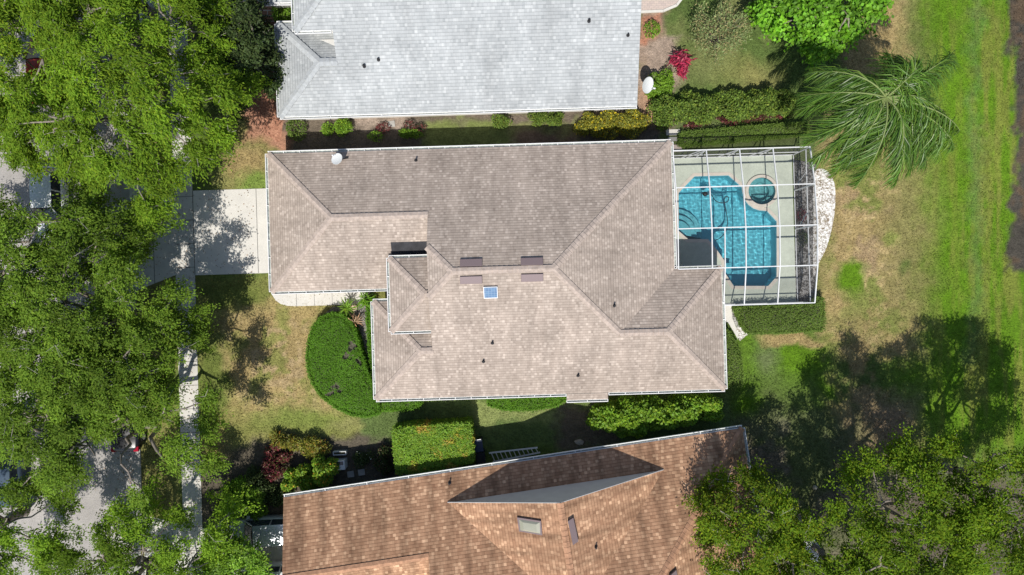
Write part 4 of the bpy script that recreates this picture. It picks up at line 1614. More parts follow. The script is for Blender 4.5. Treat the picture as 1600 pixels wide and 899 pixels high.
def tree(name, label, base, crown, R, zlo, zhi, nb, nspray, nleaf, ll, lw, material, seed, trunk_r=0.28, wind=(0, 0), spread=0.28,
         group=None, space=1.35, spray_l=0.5, spray_w=0.17, yellow=0.15, bark='bark', squash=1.0, bare=0.05, openings=()):
    rng = np.random.RandomState(seed)
    root = thing(name, (base[0], base[1], 0), label, "tree", group=group)
    off = np.array((crown[0] - base[0], crown[1] - base[1], 0.0))
    # limbs
    fork = np.array((off[0] * 0.25, off[1] * 0.25, zlo * 0.55))
    segs, _ = curve_segs((0, 0, -0.1), fork, trunk_r * 1.15, trunk_r * 0.9, rng, 4, 0.0)
    limb_pts = []
    nl = max(5, int(R * 1.6))
    for i in range(nl):
        a = 2 * math.pi * (i + rng.rand() * 0.7) / nl
        rr = R * (0.45 + 0.35 * rng.rand())
        zt = zlo + (zhi - zlo) * math.sqrt(max(0.05, 1 - (rr / R) ** 2)) * 0.82
        e = np.array((off[0] + rr * math.cos(a), off[1] + rr * math.sin(a) * squash, zt))
        sg, pts = curve_segs(fork, e, trunk_r * 0.55, trunk_r * 0.1, rng, 6, 0.35)
        segs += sg
        limb_pts += pts[2:]
    e = np.array((off[0], off[1], zhi * 0.86))
    sg, pts = curve_segs(fork, e, trunk_r * 0.6, trunk_r * 0.12, rng, 6, 0.0)
    segs += sg
    limb_pts += pts[2:]
    limb_pts = np.array(limb_pts)
    # boughs of foliage with gaps between them
    ph = rng.rand(4) * 6.28
    boughs = []
    tries = 0
    while len(boughs) < nb and tries < nb * 60:
        tries += 1
        a = rng.rand() * 2 * math.pi
        lob = 1 + 0.13 * math.sin(3 * a + ph[0]) + 0.10 * math.sin(5 * a + ph[1]) + 0.06 * math.sin(9 * a + ph[2])
        q = math.sqrt(rng.rand())
        rr = R * lob * q
        x, y = rr * math.cos(a), rr * math.sin(a) * squash
        z = zlo + (zhi - zlo) * math.sqrt(max(0.0, 1 - q * q * 0.96)) + rng.uniform(-1.1, 0.5)
        p = np.array((x + off[0], y + off[1], max(z, zlo * 0.85)))
        if any((b[0] - p[0]) ** 2 + (b[1] - p[1]) ** 2 < (space * (0.75 + 0.4 * rng.rand())) ** 2 and abs(b[2] - p[2]) < 1.6 for b in boughs):
            continue
        wp = p + np.array((base[0], base[1], 0))
        k = F / (CAM_H - wp[2])
        u_, v_ = 800 + wp[0] * k, 449.5 - wp[1] * k
        if any(math.hypot(u_ - g[0], v_ - g[1]) < g[2] + 8 for g in openings):
            continue
        boughs.append(p)
    boughs = np.array(boughs)
    nbg = len(boughs)
    bi = np.repeat(np.arange(nbg), nspray)
    rb = space * (0.40 + 0.32 * rng.rand(nbg))[bi][:, None]
    sp_ = rng.randn(len(bi), 3) * np.array((0.55, 0.55, 0.0)) * rb
    sp_[:, 2] = 0.35 - 0.5 * (sp_[:, 0] ** 2 + sp_[:, 1] ** 2) / (rb[:, 0] ** 2 + 0.01) - 0.9 * rng.rand(len(bi)) ** 2
    cs = boughs[bi] + sp_
    wp = cs + np.array((base[0], base[1], 0))
    k = F / (CAM_H - wp[:, 2])
    ok = np.ones(len(cs), dtype=bool)
    for g in openings:
        ok &= np.hypot(800 + wp[:, 0] * k - g[0], 449.5 - wp[:, 1] * k - g[1]) > g[2]
    cs, bi, sp_ = cs[ok], bi[ok], sp_[ok]
    twigs = []
    lt = limb_pts
    for p in boughs:
        dd = np.linalg.norm(lt - p, axis=1)
        j = int(np.argmin(dd + 0.5 * np.maximum(0, lt[:, 2] - p[2])))
        sg, _ = curve_segs(lt[j], p - np.array((0, 0, 0.15)), 0.06, 0.025, rng, 4, 0.15)
        segs += sg
    pick = rng.rand(len(cs)) < 0.5
    for p, b in zip(cs[pick], bi[pick]):
        twigs.append((boughs[b] - np.array((0, 0, 0.15)), p, 0.018, 0.007))
    for p in cs[rng.rand(len(cs)) < bare]:
        for kk_ in range(3):
            d = rng.randn(3) * np.array((0.35, 0.35, 0.12)) + np.array((0, 0, 0.22))
            twigs.append((p, p + d, 0.013, 0.006))
    v1, f1 = branch_tubes(segs, 8)
    v2, f2 = branch_tubes(twigs, 4)
    tr_o = np_mesh("trunk", np.concatenate([v1, v2]), np.concatenate([f1, f2 + len(v1)]), M[bark], parent=root)
    tr_o.data.materials.append(M['twig'])
    mi = np.zeros(len(f1) + len(f2), dtype=np.int32)
    mi[len(f1):] = 1
    tr_o.data.polygons.foreach_set("material_index", mi)
    # leaves in sprays
    ns = len(cs)
    n_ = ns * nleaf
    ci = np.repeat(np.arange(ns), nleaf)
    ax = sp_ * np.array((1, 1, 0.3))
    ax = ax / (np.linalg.norm(ax, axis=1, keepdims=True) + 0.25) * 0.7
    rv = cs[:, :2] - off[:2]
    ax[:, :2] += rv / (np.linalg.norm(rv, axis=1, keepdims=True) + 1.0) * 0.5
    ax += rng.randn(ns, 3) * np.array((0.4, 0.4, 0.18))
    ax[:, 0] += wind[0]
    ax[:, 1] += wind[1]
    ax = norm_rows(ax)
    t = rng.rand(n_, 1) * 2 - 0.9
    sz = (0.65 + 0.7 * rng.rand(ns))[ci][:, None]
    pos = cs[ci] + ax[ci] * t * spray_l * sz + rng.randn(n_, 3) * np.array((spray_w, spray_w, spray_w * 0.5)) * sz
    pos[:, 2] -= (t[:, 0] * spray_l) ** 2 * 0.25
    dr = ax[ci] * 0.9 + rng.randn(n_, 3) * np.array((0.55, 0.55, 0.3))
    nr = np.array((0, 0, 1.0)) + rng.randn(n_, 3) * 0.45
    ctb = 1 + 0.17 * rng.randn(nbg, 1).clip(-1.6, 1.6)
    ct = 1 + 0.12 * rng.randn(ns, 1).clip(-1.6, 1.6)
    tn = tints(rng, n_, spread, yellow) * ct[ci] * ctb[bi[ci]]
    leaves(pos, dr, nr, ll * (0.7 + 0.6 * rng.rand(n_)), lw * (0.7 + 0.6 * rng.rand(n_)), tn, "crown", material, root)
    return root


def shrub(name, label, blobs, material, seed, dens=330, ll=0.12, lw=0.06, spread=0.3, yellow=0.15, cat="shrub", accents=(), lumpy=None, up=1.0, group=None):
    """blobs: (px, py, rx_px, ry_px, height) seen from above; leaf faces through each mound plus a woody core"""
    rng = np.random.RandomState(seed)
    if lumpy is None:
        lumpy = blobs[0][2] >= 16
    c0 = W(blobs[0][0], blobs[0][1], blobs[0][4] * 0.6)
    root = thing(name, (c0.x, c0.y, 0), label, cat, group=group)
    P, D, Nn, T, Lh = [], [], [], [], []
    segs = []
    if lumpy:
        fine_b = []
        for (px, py, rx, ry, h) in blobs:
            nsub = int(4 + rx * ry / 70)
            for j in range(nsub):
                a = rng.rand() * 6.283
                q = math.sqrt(rng.rand())
                f_ = rng.uniform(0.34, 0.52)
                fine_b.append((px + rx * q * 0.78 * math.cos(a), py + ry * q * 0.78 * math.sin(a), rx * f_, ry * f_ * (rx / ry) ** 0.4, h * rng.uniform(0.68, 1.12) * (1.05 - 0.25 * q)))
        blobs = fine_b
    for (px, py, rx, ry, h) in blobs:
        k = (CAM_H - h * 0.7) / F
        c = W(px, py, h * 0.7)
        ax, ay = rx * k, ry * k
        n_ = int(dens * max(0.3, ax * ay * 3.14) * (0.8 + 0.5 * h))
        dirs = norm_rows(rng.randn(n_, 3))
        dirs[:, 2] = np.abs(dirs[:, 2]) * 1.1 - 0.35
        rr = (0.62 + 0.46 * rng.rand(n_, 1) ** 0.6)
        bumpy = 0.82 + 0.36 * fbm(dirs[:, 0] * 2 + 9 + seed, dirs[:, 1] * 2 + dirs[:, 2] + 7, 0.8, seed, 3)[:, None]
        p = dirs * rr * bumpy * np.array((ax * 1.05, ay * 1.05, h * 0.58))
        p += np.array((c.x - c0.x, c.y - c0.y, h * 0.45))
        p[:, 2] = np.maximum(p[:, 2], 0.05)
        P.append(p)
        D.append(dirs + rng.randn(n_, 3) * 0.7)
        Nn.append(np.array((0, 0, up)) + dirs * 0.4 + rng.randn(n_, 3) * 0.5)
        blk = fbm(p[:, 0] * 3 + 40, p[:, 1] * 3 + 40, 1.0, seed + 5, 2)[:, None]
        T.append(tints(rng, n_, spread, yellow) * (0.75 + 0.5 * blk))
        for j in range(7):
            e = np.array((c.x - c0.x, c.y - c0.y, h * 0.5)) + rng.randn(3) * np.array((ax * 0.4, ay * 0.4, h * 0.12))
            segs.append((np.array((c.x - c0.x, c.y - c0.y, -0.02)), e, 0.03, 0.01))
    P, D, Nn, T = (np.concatenate(q) for q in (P, D, Nn, T))
    n_ = len(P)
    for (frac, colr) in accents:
        sel = rng.rand(n_) < frac
        T[sel] = np.array(colr) * (0.7 + 0.6 * rng.rand(sel.sum(), 1))
    leaves(P, D, Nn, ll * (0.7 + 0.6 * rng.rand(n_)), lw * (0.7 + 0.6 * rng.rand(n_)), T, "foliage", material, root)
    v, f = branch_tubes(segs, 5)
    np_mesh("stems", v, f, M['bark_dark'], parent=root)
    return root


def clipped(name, label, poly_px, h, material, seed, dens=420, ll=0.09, lw=0.05, spread=0.25, yellow=0.1, accents=(), rough=0.05, round_=0.25, bald=(), group=None, shoots=0.55):
    """a clipped hedge: poly_px is the outline of its top as seen in the photo"""
    rng = np.random.RandomState(seed)
    poly = [W(x, y, h) for x, y in poly_px]
    c0 = sum(poly, Vector()) / len(poly)
    root = thing(name, (c0.x, c0.y, 0), label, "hedge", group=group)
    P2 = [(p.x - c0.x, p.y - c0.y) for p in poly]
    xs = [p[0] for p in P2]
    ys = [p[1] for p in P2]
    area = (max(xs) - min(xs)) * (max(ys) - min(ys))
    n_ = int(area * dens)
    x = rng.uniform(min(xs), max(xs), n_)
    y = rng.uniform(min(ys), max(ys), n_)
    m_ = in_poly(x, y, P2)
    x, y = x[m_], y[m_]
    # distance to outline for the rounded shoulder
    dist = np.full(len(x), 9.0)
    side = []
    for i in range(len(P2)):
        a = np.array(P2[i])
        b = np.array(P2[(i + 1) % len(P2)])
        ab = b - a
        L2 = ab @ ab
        t = np.clip(((x - a[0]) * ab[0] + (y - a[1]) * ab[1]) / L2, 0, 1)
        dist = np.minimum(dist, np.hypot(x - a[0] - t * ab[0], y - a[1] - t * ab[1]))
        k = int(math.sqrt(L2) * h * dens * 0.8)
        tt = rng.rand(k, 1)
        side.append(np.concatenate([a + ab * tt, rng.rand(k, 1) * h * 0.97], axis=1))
    z = h - round_ * (1 - np.clip(dist / (round_ * 1.3), 0, 1)) ** 2 + (fbm(x + 50, y + 50, 0.7, seed, 3) - 0.5) * rough * 4 - rng.rand(len(x)) ** 2 * 0.14
    top = np.stack([x, y, z], -1)
    if shoots:
        ns_ = int(len(x) * 0.10)
        pk = rng.randint(0, len(x), ns_)
        up_ = np.clip(fbm(x[pk] + 90, y[pk] + 15, 0.6, seed + 21, 2) - 0.42, 0, 1) * shoots
        top = np.concatenate([top, np.stack([x[pk] + rng.randn(ns_) * 0.05, y[pk] + rng.randn(ns_) * 0.05, z[pk] + up_ * rng.rand(ns_) * 1.6], -1)])
    side = np.concatenate(side)
    side[:, :2] += rng.randn(len(side), 2) * 0.06
    for (bx, by, br) in bald:
        w_ = W(bx, by, h) - c0
        d = np.hypot(top[:, 0] - w_.x + (fbm(top[:, 0] + 20, top[:, 1] + 9, 0.3, seed + 2, 2) - 0.5) * 0.8, top[:, 1] - w_.y + (fbm(top[:, 0] + 60, top[:, 1] + 29, 0.3, seed + 4, 2) - 0.5) * 0.8)
        top = top[d > br * (CAM_H - h) / F]
    p = np.concatenate([top, side])
    n_ = len(p)
    T = tints(rng, n_, spread, yellow) * (0.78 + 0.44 * fbm(p[:, 0] + 33, p[:, 1] + 33, 0.9, seed + 8, 3)[:, None])
    if accents:
        nzb = fbm(p[:, 0] * 1.0 + 70, p[:, 1] + 70, 0.8, seed + 11, 3)
        for (thr, colr) in accents:
            sel = (nzb + 0.25 * (rng.rand(n_) - 0.5)) > thr
            T[sel] = np.array(colr) * (0.6 + 0.8 * rng.rand(sel.sum(), 1))
    leaves(p, rng.randn(n_, 3) * np.array((1, 1, 0.4)), np.array((0, 0, 1.0)) + rng.randn(n_, 3) * 0.38, ll * (0.7 + 0.6 * rng.rand(n_)), lw * (0.7 + 0.6 * rng.rand(n_)), T, "foliage", material, root)
    core = MB()
    inn = offset_poly([Vector((a, b, 0)) for a, b in P2], -max(0.1, round_ * 0.6))
    core.prism([(q.x, q.y) for q in inn], 0.02, h - 0.17 - round_ * 0.25)
    core.build("inner_branches", mat("twiggy_core", (0.09, 0.085, 0.06), 0.95, noise=[(9, 0.5, 3)]), root)
    return root


gpt, gcol, ghg = grass_pts[0]
rg_ = np.random.RandomState(78)
go = leaves(gpt, rg_.randn(len(gpt), 3) * np.array((1, 1, 0.5)) + np.array((0, 0, 0.4)), np.array((0, 0, 1.0)) + rg_.randn(len(gpt), 3) * 0.6,
            0.07 + 0.10 * rg_.rand(len(gpt)), 0.02 + 0.03 * rg_.rand(len(gpt)), gcol, "grass", attr_mat("grass_blade", (1, 1, 1), 0.8, 0.25))
tag(go, "short uneven blades of green and straw coloured grass", "grass", kind="stuff")

# fallen leaves along the street, the paths and the driveway
rl_ = np.random.RandomState(79)
nl_ = 2700
lu = np.concatenate([-24.7 + np.abs(rl_.randn(1900)) * -0.9, rl_.uniform(-24.1, -16.5, 420), rl_.uniform(-21.6, -20.4, 380)])
lv = np.concatenate([rl_.uniform(-20, 20, 1900), rl_.uniform(0.6, 7.2, 420), rl_.uniform(-20, 20, 380)])
lx, ly = lu * math.cos(R_(TH)) - lv * math.sin(R_(TH)), lu * math.sin(R_(TH)) + lv * math.cos(R_(TH))
lo_ = leaves(np.stack([lx, ly, 0.045 + 0.02 * rl_.rand(nl_)], -1), rl_.randn(nl_, 3) * np.array((1, 1, 0.2)), np.array((0, 0, 1.0)) + rl_.randn(nl_, 3) * 0.25,
             0.05 + 0.06 * rl_.rand(nl_), 0.03 + 0.03 * rl_.rand(nl_), tints(rl_, nl_, 0.5, 0.3), "leaf_litter", attr_mat("dry_fallen_leaf", (0.20, 0.13, 0.06), 0.9))
tag(lo_, "dry brown leaves fallen along the kerb, footpath and driveway", "fallen leaves", kind="stuff")

# ------------------------------------------------------------------ street trees (left) and back trees (right)
def gp(px, py):
    w = W(px, py)
    return (w.x, w.y)


def cp_(px, py, h=7.5):
    w = W(px, py, h)
    return (w.x, w.y)


ST = "street trees along the kerb"
OA = [(157, 205, 20), (45, 85, 22), (185, 295, 22), (140, 303, 16), (280, 125, 14), (20, 290, 30), (190, 130, 10), (395, 190, 30), (400, 230, 40), (360, 275, 26), (75, 102, 14), (135, 12, 10), (230, 12, 18), (270, 30, 14), (345, 300, 20), (60, 40, 12), (292, 283, 8)]
OB = [(297, 762, 34), (256, 772, 26), (240, 700, 14), (250, 660, 8), (250, 402, 24), (238, 432, 20), (262, 372, 14), (236, 458, 14), (290, 385, 34), (290, 330, 22), (292, 430, 20), (292, 480, 14), (110, 470, 14), (40, 520, 14), (170, 590, 10), (60, 430, 12), (130, 395, 12), (165, 720, 40), (20, 290, 30), (75, 275, 26), (80, 335, 12), (185, 290, 24), (230, 450, 16), (225, 415, 16), (250, 375, 10), (292, 578, 24), (292, 548, 14), (291, 640, 26), (240, 445, 20), (265, 600, 8), (252, 720, 12), (255, 760, 26), (315, 700, 10), (200, 690, 32), (180, 745, 34), (150, 780, 30), (215, 720, 26), (298, 775, 26), (250, 780, 22), (20, 735, 22), (130, 680, 10), (80, 465, 12), (110, 640, 10), (232, 620, 8), (340, 560, 26), (345, 600, 26), (350, 640, 20), (365, 690, 34), (340, 520, 20), (345, 400, 30), (300, 340, 26), (330, 450, 20), (60, 560, 12), (310, 610, 10), (285, 420, 14)]
tree("street_tree", "large feathery street tree shading the kerb above the white driveway", gp(248, 200), cp_(172, 128), 6.2, 4.6, 9.4, 60, 17, 88, 0.205, 0.062, LM['oak'], 11, 0.34, (0.5, -0.5), group=ST, yellow=0.2, openings=OA)
tree("street_tree", "street tree at the top edge of the photo, in front of the grey house", gp(240, 20), cp_(105, -70), 5.6, 4.6, 9.4, 44, 16, 84, 0.205, 0.062, LM['oak'], 12, 0.3, (0.5, -0.5), group=ST, yellow=0.2, openings=OA)
tree("street_tree", "street tree across the road in the top left corner", gp(-60, 110), cp_(-75, 75), 5.2, 4.4, 8.8, 38, 16, 84, 0.205, 0.062, LM['oak'], 13, 0.3, (0.45, -0.45), group=ST, yellow=0.3, openings=OA)
tree("street_tree", "broad street tree casting dappled shade over the white driveway", gp(247, 486), cp_(124, 510), 5.0, 4.4, 8.6, 44, 16, 92, 0.15, 0.07, LM['oak2'], 14, 0.32, (0.15, -0.2), group=ST, openings=OB)
tree("street_tree", "low spreading street tree over the mouth of the white driveway", gp(236, 380), cp_(155, 350, 6), 3.3, 3.4, 6.4, 24, 14, 92, 0.15, 0.07, LM['oak2'], 25, 0.16, (0.15, -0.2), group=ST, openings=OB + [(255, 300, 26), (215, 300, 14)], squash=0.7)
tree("street_tree", "street tree whose crown hangs over the dark parked car", gp(250, 650), cp_(182, 655), 4.7, 4.2, 8.4, 38, 16, 92, 0.15, 0.07, LM['oak2'], 15, 0.32, (0.15, -0.2), group=ST, openings=OB)
tree("street_tree", "street tree across the road at the left edge, above the blue-grey car", gp(-20, 470), cp_(12, 425), 5.0, 4.2, 8.6, 40, 15, 92, 0.15, 0.07, LM['oak2'], 26, 0.28, (0.15, -0.2), group=ST, openings=OB)
tree("street_tree", "street tree across the road leaning over the middle of the street", gp(20, 650), cp_(65, 655), 4.6, 4.2, 8.2, 34, 15, 92, 0.15, 0.07, LM['oak2'], 27, 0.28, (0.15, -0.2), group=ST, openings=OB)
tree("street_tree", "street tree at the bottom edge beside the neighbour's apron", gp(256, 860), cp_(195, 912, 6.5), 4.6, 4.0, 7.4, 36, 15, 92, 0.15, 0.07, LM['oak'], 16, 0.28, (0.1, -0.2), group=ST, openings=[(297, 770, 30), (256, 775, 22), (140, 800, 22), (280, 840, 10), (90, 800, 20), (330, 810, 14)])
tree("street_tree", "street tree cut by the lower left corner of the photo", gp(40, 800), cp_(-55, 850), 3.4, 4.4, 8.4, 20, 15, 84, 0.18, 0.062, LM['oak'], 17, 0.28, (0.2, -0.3), group=ST, openings=[(70, 800, 22), (20, 735, 22)])
tree("small_tree", "small leafy tree growing beside the silver car", gp(385, 872), cp_(362, 890, 4), 2.0, 2.2, 4.2, 18, 11, 60, 0.17, 0.09, LM['shrub'], 18, 0.12, space=0.85, bare=0.02, spray_l=0.35, openings=[(425, 850, 20), (432, 885, 20), (385, 828, 16)])
tree("evergreen_tree", "dark dense evergreen between the street tree and the grey roof", gp(388, 98), cp_(368, 70, 4), 2.3, 2.2, 4.8, 34, 12, 60, 0.19, 0.085, LM['dark'], 19, 0.16, space=0.95, bare=0.01, squash=1.6, openings=[(415, 185, 40), (420, 20, 18), (440, 60, 14)])
tree("round_leaf_tree", "bright green tree with large round leaves at the top of the back lawn", gp(1238, 40), cp_(1296, -18, 4.5), 3.4, 2.6, 5.0, 34, 10, 44, 0.225, 0.20, LM['bright'], 20, 0.18, squash=0.9, bare=0.01, spread=0.4, space=1.0, spray_l=0.35, spray_w=0.22, openings=[(1230, 72, 20), (1235, 25, 12), (1370, 75, 30)])
LR = "trees at the lower right"
OR_ = [(1300, 770, 22), (1255, 790, 16), (1320, 700, 26), (1240, 715, 26), (1390, 760, 9), (1480, 800, 12), (1530, 850, 10), (1225, 880, 12), (1300, 830, 16), (1110, 715, 28), (1262, 745, 22), (1290, 720, 28), (1275, 800, 18), (1272, 865, 16), (1365, 690, 22), (1520, 700, 22), (1150, 760, 9), (1195, 800, 14), (1120, 860, 12), (1330, 810, 14), (1560, 690, 30), (1540, 640, 60), (1600, 640, 60), (1440, 670, 20), (1430, 900, 12), (1295, 860, 14)]
tree("back_tree", "yellowish tree overlapping the corner of the brown roof", gp(1130, 790), cp_(1198, 846, 7), 3.1, 4.6, 8.8, 27, 14, 88, 0.145, 0.075, LM['lower'], 21, 0.2, yellow=0.5, bare=0.06, group=LR, openings=OR_, space=1.2)
tree("back_tree", "wide sparse tree at the bottom edge, right of the yellowish tree", gp(1312, 765), cp_(1425, 838, 8.5), 4.2, 5.0, 10.6, 38, 15, 88, 0.145, 0.075, LM['lower'], 22, 0.26, yellow=0.35, bare=0.06, group=LR, openings=OR_)
tree("back_tree", "tall tree at the right edge throwing the longest shadow on the grass", gp(1450, 715), cp_(1618, 790, 9), 4.0, 5.2, 11.6, 34, 15, 88, 0.145, 0.075, LM['lower'], 23, 0.26, yellow=0.35, bare=0.05, group=LR, openings=OR_)
tree("back_tree", "dark leaning tree at the bottom edge beside the pale bench", gp(1270, 850), cp_(1345, 940, 7.5), 3.2, 4.4, 8.8, 22, 14, 88, 0.145, 0.075, LM['lower'], 24, 0.2, yellow=0.25, bare=0.04, group=LR, openings=OR_)


# feathery small tree on the back lawn
def feathery():
    rng = np.random.RandomState(33)
    c = W(1122, 52, 1.6)
    root = thing("feathery_tree", (c.x, c.y, 0), "grey-green feathery small tree on the back lawn of the grey house", "tree")
    segs = []
    P, D, T = [], [], []
    for i in range(85):
        a = rng.rand() * 6.283
        r = 1.65 * math.sqrt(rng.rand()) * (1 + 0.15 * math.sin(3 * a + 1))
        z = 1.0 + 1.9 * math.sqrt(max(0, 1 - (r / 2.05) ** 2)) * (0.7 + 0.3 * rng.rand())
        e = np.array((r * math.cos(a), r * math.sin(a), z))
        sg, pts = curve_segs((0, 0, 0.3 + 0.3 * rng.rand()), e, 0.03, 0.008, rng, 4, 0.3)
        segs += sg
        for j in range(48):
            p = pts[-1] * 1.0 + rng.randn(3) * np.array((0.22, 0.22, 0.16))
            P.append(p)
            D.append(rng.randn(3) + e * 0.6)
            T.append((1.15, 0.95, 0.85) if rng.rand() < 0.3 else (0.75, 0.95, 0.7))
    P = np.array(P)
    n_ = len(P)
    T = np.array(T) * (0.6 + 0.8 * rng.rand(n_, 1))
    leaves(P, np.array(D), np.array((0, 0, 1.0)) + rng.randn(n_, 3) * 0.7, 0.14 + 0.1 * rng.rand(n_), np.full(n_, 0.05), T, "crown", LM['feather'], root)
    segs.append((np.array((0, 0, -0.05)), np.array((0, 0, 0.6)), 0.09, 0.06))
    v, f = branch_tubes(segs, 5)
    np_mesh("trunk", v, f, M['bark'], parent=root)


feathery()


# palm
def palm():
    rng = np.random.RandomState(7)
    HC = 8.4
    c = W(1386, 152, HC)
    root = thing("palm_tree", (c.x, c.y, 0), "tall palm with long drooping fronds beside the pool screen", "palm")
    tb = MB()
    zs = np.linspace(-0.1, HC - 0.7, 30)
    tb.tube([(0.25 * math.sin(z * 0.2), 0.12 * math.sin(z * 0.3), z) for z in zs], [0.20 - 0.004 * z + (0.015 if i % 2 else 0) for i, z in enumerate(zs)], 12)
    tb.build("trunk", M['bark'], root, smooth=True)
    cb_ = MB()
    tx, ty = 0.25 * math.sin((HC - 0.7) * 0.2), 0.12 * math.sin((HC - .7) * 0.3)
    cb_.tube([(tx, ty, HC - 0.9), (tx * 0.7, ty * 0.7, HC - 0.4), (0, 0, HC + 0.1)], [0.15, 0.17, 0.06], 10)
    cb_.build("crownshaft", LM['palm'] and mat("green_crownshaft", (0.16, 0.22, 0.07), 0.5), root, smooth=True)
    tips = [(1268, 112, 7.6), (1250, 150, 7.0), (1246, 172, 6.2), (1258, 225, 6.6), (1268, 252, 6.0), (1300, 275, 6.2), (1338, 292, 6.6), (1398, 290, 6.4), (1420, 270, 5.6),
            (1492, 232, 6.4), (1500, 205, 7.2), (1470, 250, 5.4), (1490, 84, 8.2), (1470, 120, 6.6), (1438, 95, 8.9), (1385, 82, 7.4), (1408, 88, 6.6), (1455, 170, 8.2), (1446, 262, 5.8), (1482, 188, 7.0), (1458, 222, 6.6), (1352, 120, 7.4), (1322, 262, 5.6), (1400, 255, 7.4), (1290, 190, 7.4), (1365, 250, 5.4)]
    tips += [(1352, 190, 4.6), (1412, 205, 4.4), (1430, 128, 4.9)]      # the dead ones hang low and brown
    for k, (px, py, tz) in enumerate(tips):
        tip = np.array(W(px, py, tz)) - np.array((c.x, c.y, 0))
        st = np.array((0, 0, HC - 0.1))
        L = np.linalg.norm(tip[:2])
        side_bend = np.array((-tip[1], tip[0], 0)) / (L + 1e-6) * rng.uniform(-0.35, 0.35)
        ctrl = st + (tip - st) * 0.5 + np.array((0, 0, 0.9 + 0.25 * L)) + side_bend
        ts = np.linspace(0, 1, 14)[:, None]
        cur = (1 - ts) ** 2 * st + 2 * ts * (1 - ts) * ctrl + ts ** 2 * tip
        segs = [(cur[i], cur[i + 1], 0.055 * (1 - i / 16), 0.055 * (1 - (i + 1) / 16)) for i in range(13)]
        v, f = branch_tubes(segs, 5)
        fr = np_mesh("frond", v, f, mat("frond_rib", (0.20, 0.25, 0.09), 0.5) if k == 0 else bpy.data.materials["frond_rib"], parent=root)
        # leaflets hang on both sides
        m_ = 165
        t = np.repeat(np.linspace(0.10, 0.995, m_), 2)[:, None] + rng.randn(2 * m_, 1) * 0.004
        t = t.clip(0.08, 1)
        pos = (1 - t) ** 2 * st + 2 * t * (1 - t) * ctrl + t ** 2 * tip
        tang = norm_rows(2 * (1 - t) * (ctrl - st) + 2 * t * (tip - ctrl))
        sgn = np.tile(np.array([1.0, -1.0]), m_)[:, None]
        lat = norm_rows(np.cross(tang, np.array((0, 0, 1.0)))) * sgn
        wl = np.array((-0.16, -0.22, 0)) + rng.randn(3) * np.array((0.22, 0.22, 0.0))
        dr = lat * 0.55 + tang * 0.8 + np.array((0, 0, -rng.uniform(0.3, 0.95))) + wl * 1.0 + rng.randn(2 * m_, 3) * 0.34
        dr = norm_rows(dr)
        ln = (1.15 * np.sin(np.clip(t * 2.9 + 0.25, 0, 3.14)) ** 0.6 + 0.18) * (0.7 + 0.6 * rng.rand(2 * m_, 1))
        s_ = None
        w1 = norm_rows(np.cross(dr, np.array((0, 0, 1.0))) + rng.randn(2 * m_, 3) * 0.4) * 0.021
        mid_ = pos + dr * ln * 0.55
        end = pos + dr * ln * 0.95 + np.array((0, 0, -1)) * ln * 0.30 + wl * ln * 0.25
        vv = np.stack([pos - w1 * .6, pos + w1 * .6, mid_ + w1, mid_ - w1, end + w1 * .25, end - w1 * .25], axis=1)
        base_i = (np.arange(2 * m_) * 6)[:, None]
        q = np.concatenate([base_i + np.array([0, 1, 2, 3]), base_i + np.array([3, 2, 4, 5])])
        tn = tints(rng, 2 * m_, 0.45, 0.3) * (0.8 + 0.45 * rng.rand())
        np_mesh("leaflets", vv.reshape(-1, 3), q, LM['dry'] if k >= len(tips) - 3 else LM['palm'], colors=np.repeat(tn, 6, axis=0), parent=fr)


palm()

# ------------------------------------------------------------------ hedges
clipped("clipped_hedge", "large rounded bright green clipped hedge on the front lawn", [(478, 560), (480, 535), (487, 512), (500, 497), (518, 490), (535, 493), (548, 505), (556, 525), (563, 550), (570, 575), (578, 597), (590, 612), (590, 648), (570, 652), (548, 649), (524, 638), (502, 622), (487, 600), (480, 580)],
        1.15, LM['hedge_bright'], 41, dens=950, shoots=0.2, ll=0.085, lw=0.048, rough=0.03, round_=0.35, bald=[(548, 541, 5), (541, 556, 8), (512, 616, 7), (520, 607, 4), (530, 612, 5), (563, 565, 5)], yellow=0.08)
clipped("tall_hedge", "tall square clipped hedge with orange tinged leaves beside the brown house", [(614, 672), (640, 668), (690, 666), (733, 663), (738, 700), (738, 722), (700, 730), (660, 738), (620, 741), (616, 710)],
        1.95, LM['shrub'], 42, dens=800, ll=0.12, lw=0.075, rough=0.06, round_=0.2, accents=[(0.62, (1.9, 1.05, 1.2)), (0.69, (3.2, 1.2, 2.4))], yellow=0.3)
clipped("low_hedge", "long low hedge running between the pool screen and the taller hedge", [(1064, 207), (1150, 199), (1264, 190), (1266, 208), (1150, 219), (1064, 226)],
        0.75, LM['hedge'], 43, dens=700, ll=0.09, lw=0.05, rough=0.05)
clipped("low_hedge", "dense hedge along the lower side of the pool screen", [(1151, 481), (1210, 479), (1270, 476), (1276, 466), (1288, 466), (1290, 500), (1288, 516), (1230, 520), (1172, 521), (1162, 508)],
        0.9, LM['hedge'], 44, dens=700, ll=0.09, lw=0.05, rough=0.06)
clipped("low_hedge", "narrow hedge against the rear wall of the tan house below the side path", [(1130, 513), (1138, 518), (1150, 536), (1158, 560), (1163, 590), (1160, 603), (1130, 607)],
        0.9, LM['hedge'], 45, dens=700, ll=0.09, lw=0.05, rough=0.06)
clipped("wall_hedge", "narrow green hedge between the front wall and the mulch bed", [(572, 468), (585, 468), (590, 540), (592, 612), (586, 612), (577, 560), (573, 510)],
        0.7, LM['hedge_bright'], 46, dens=700, ll=0.09, lw=0.05, yellow=0.1)
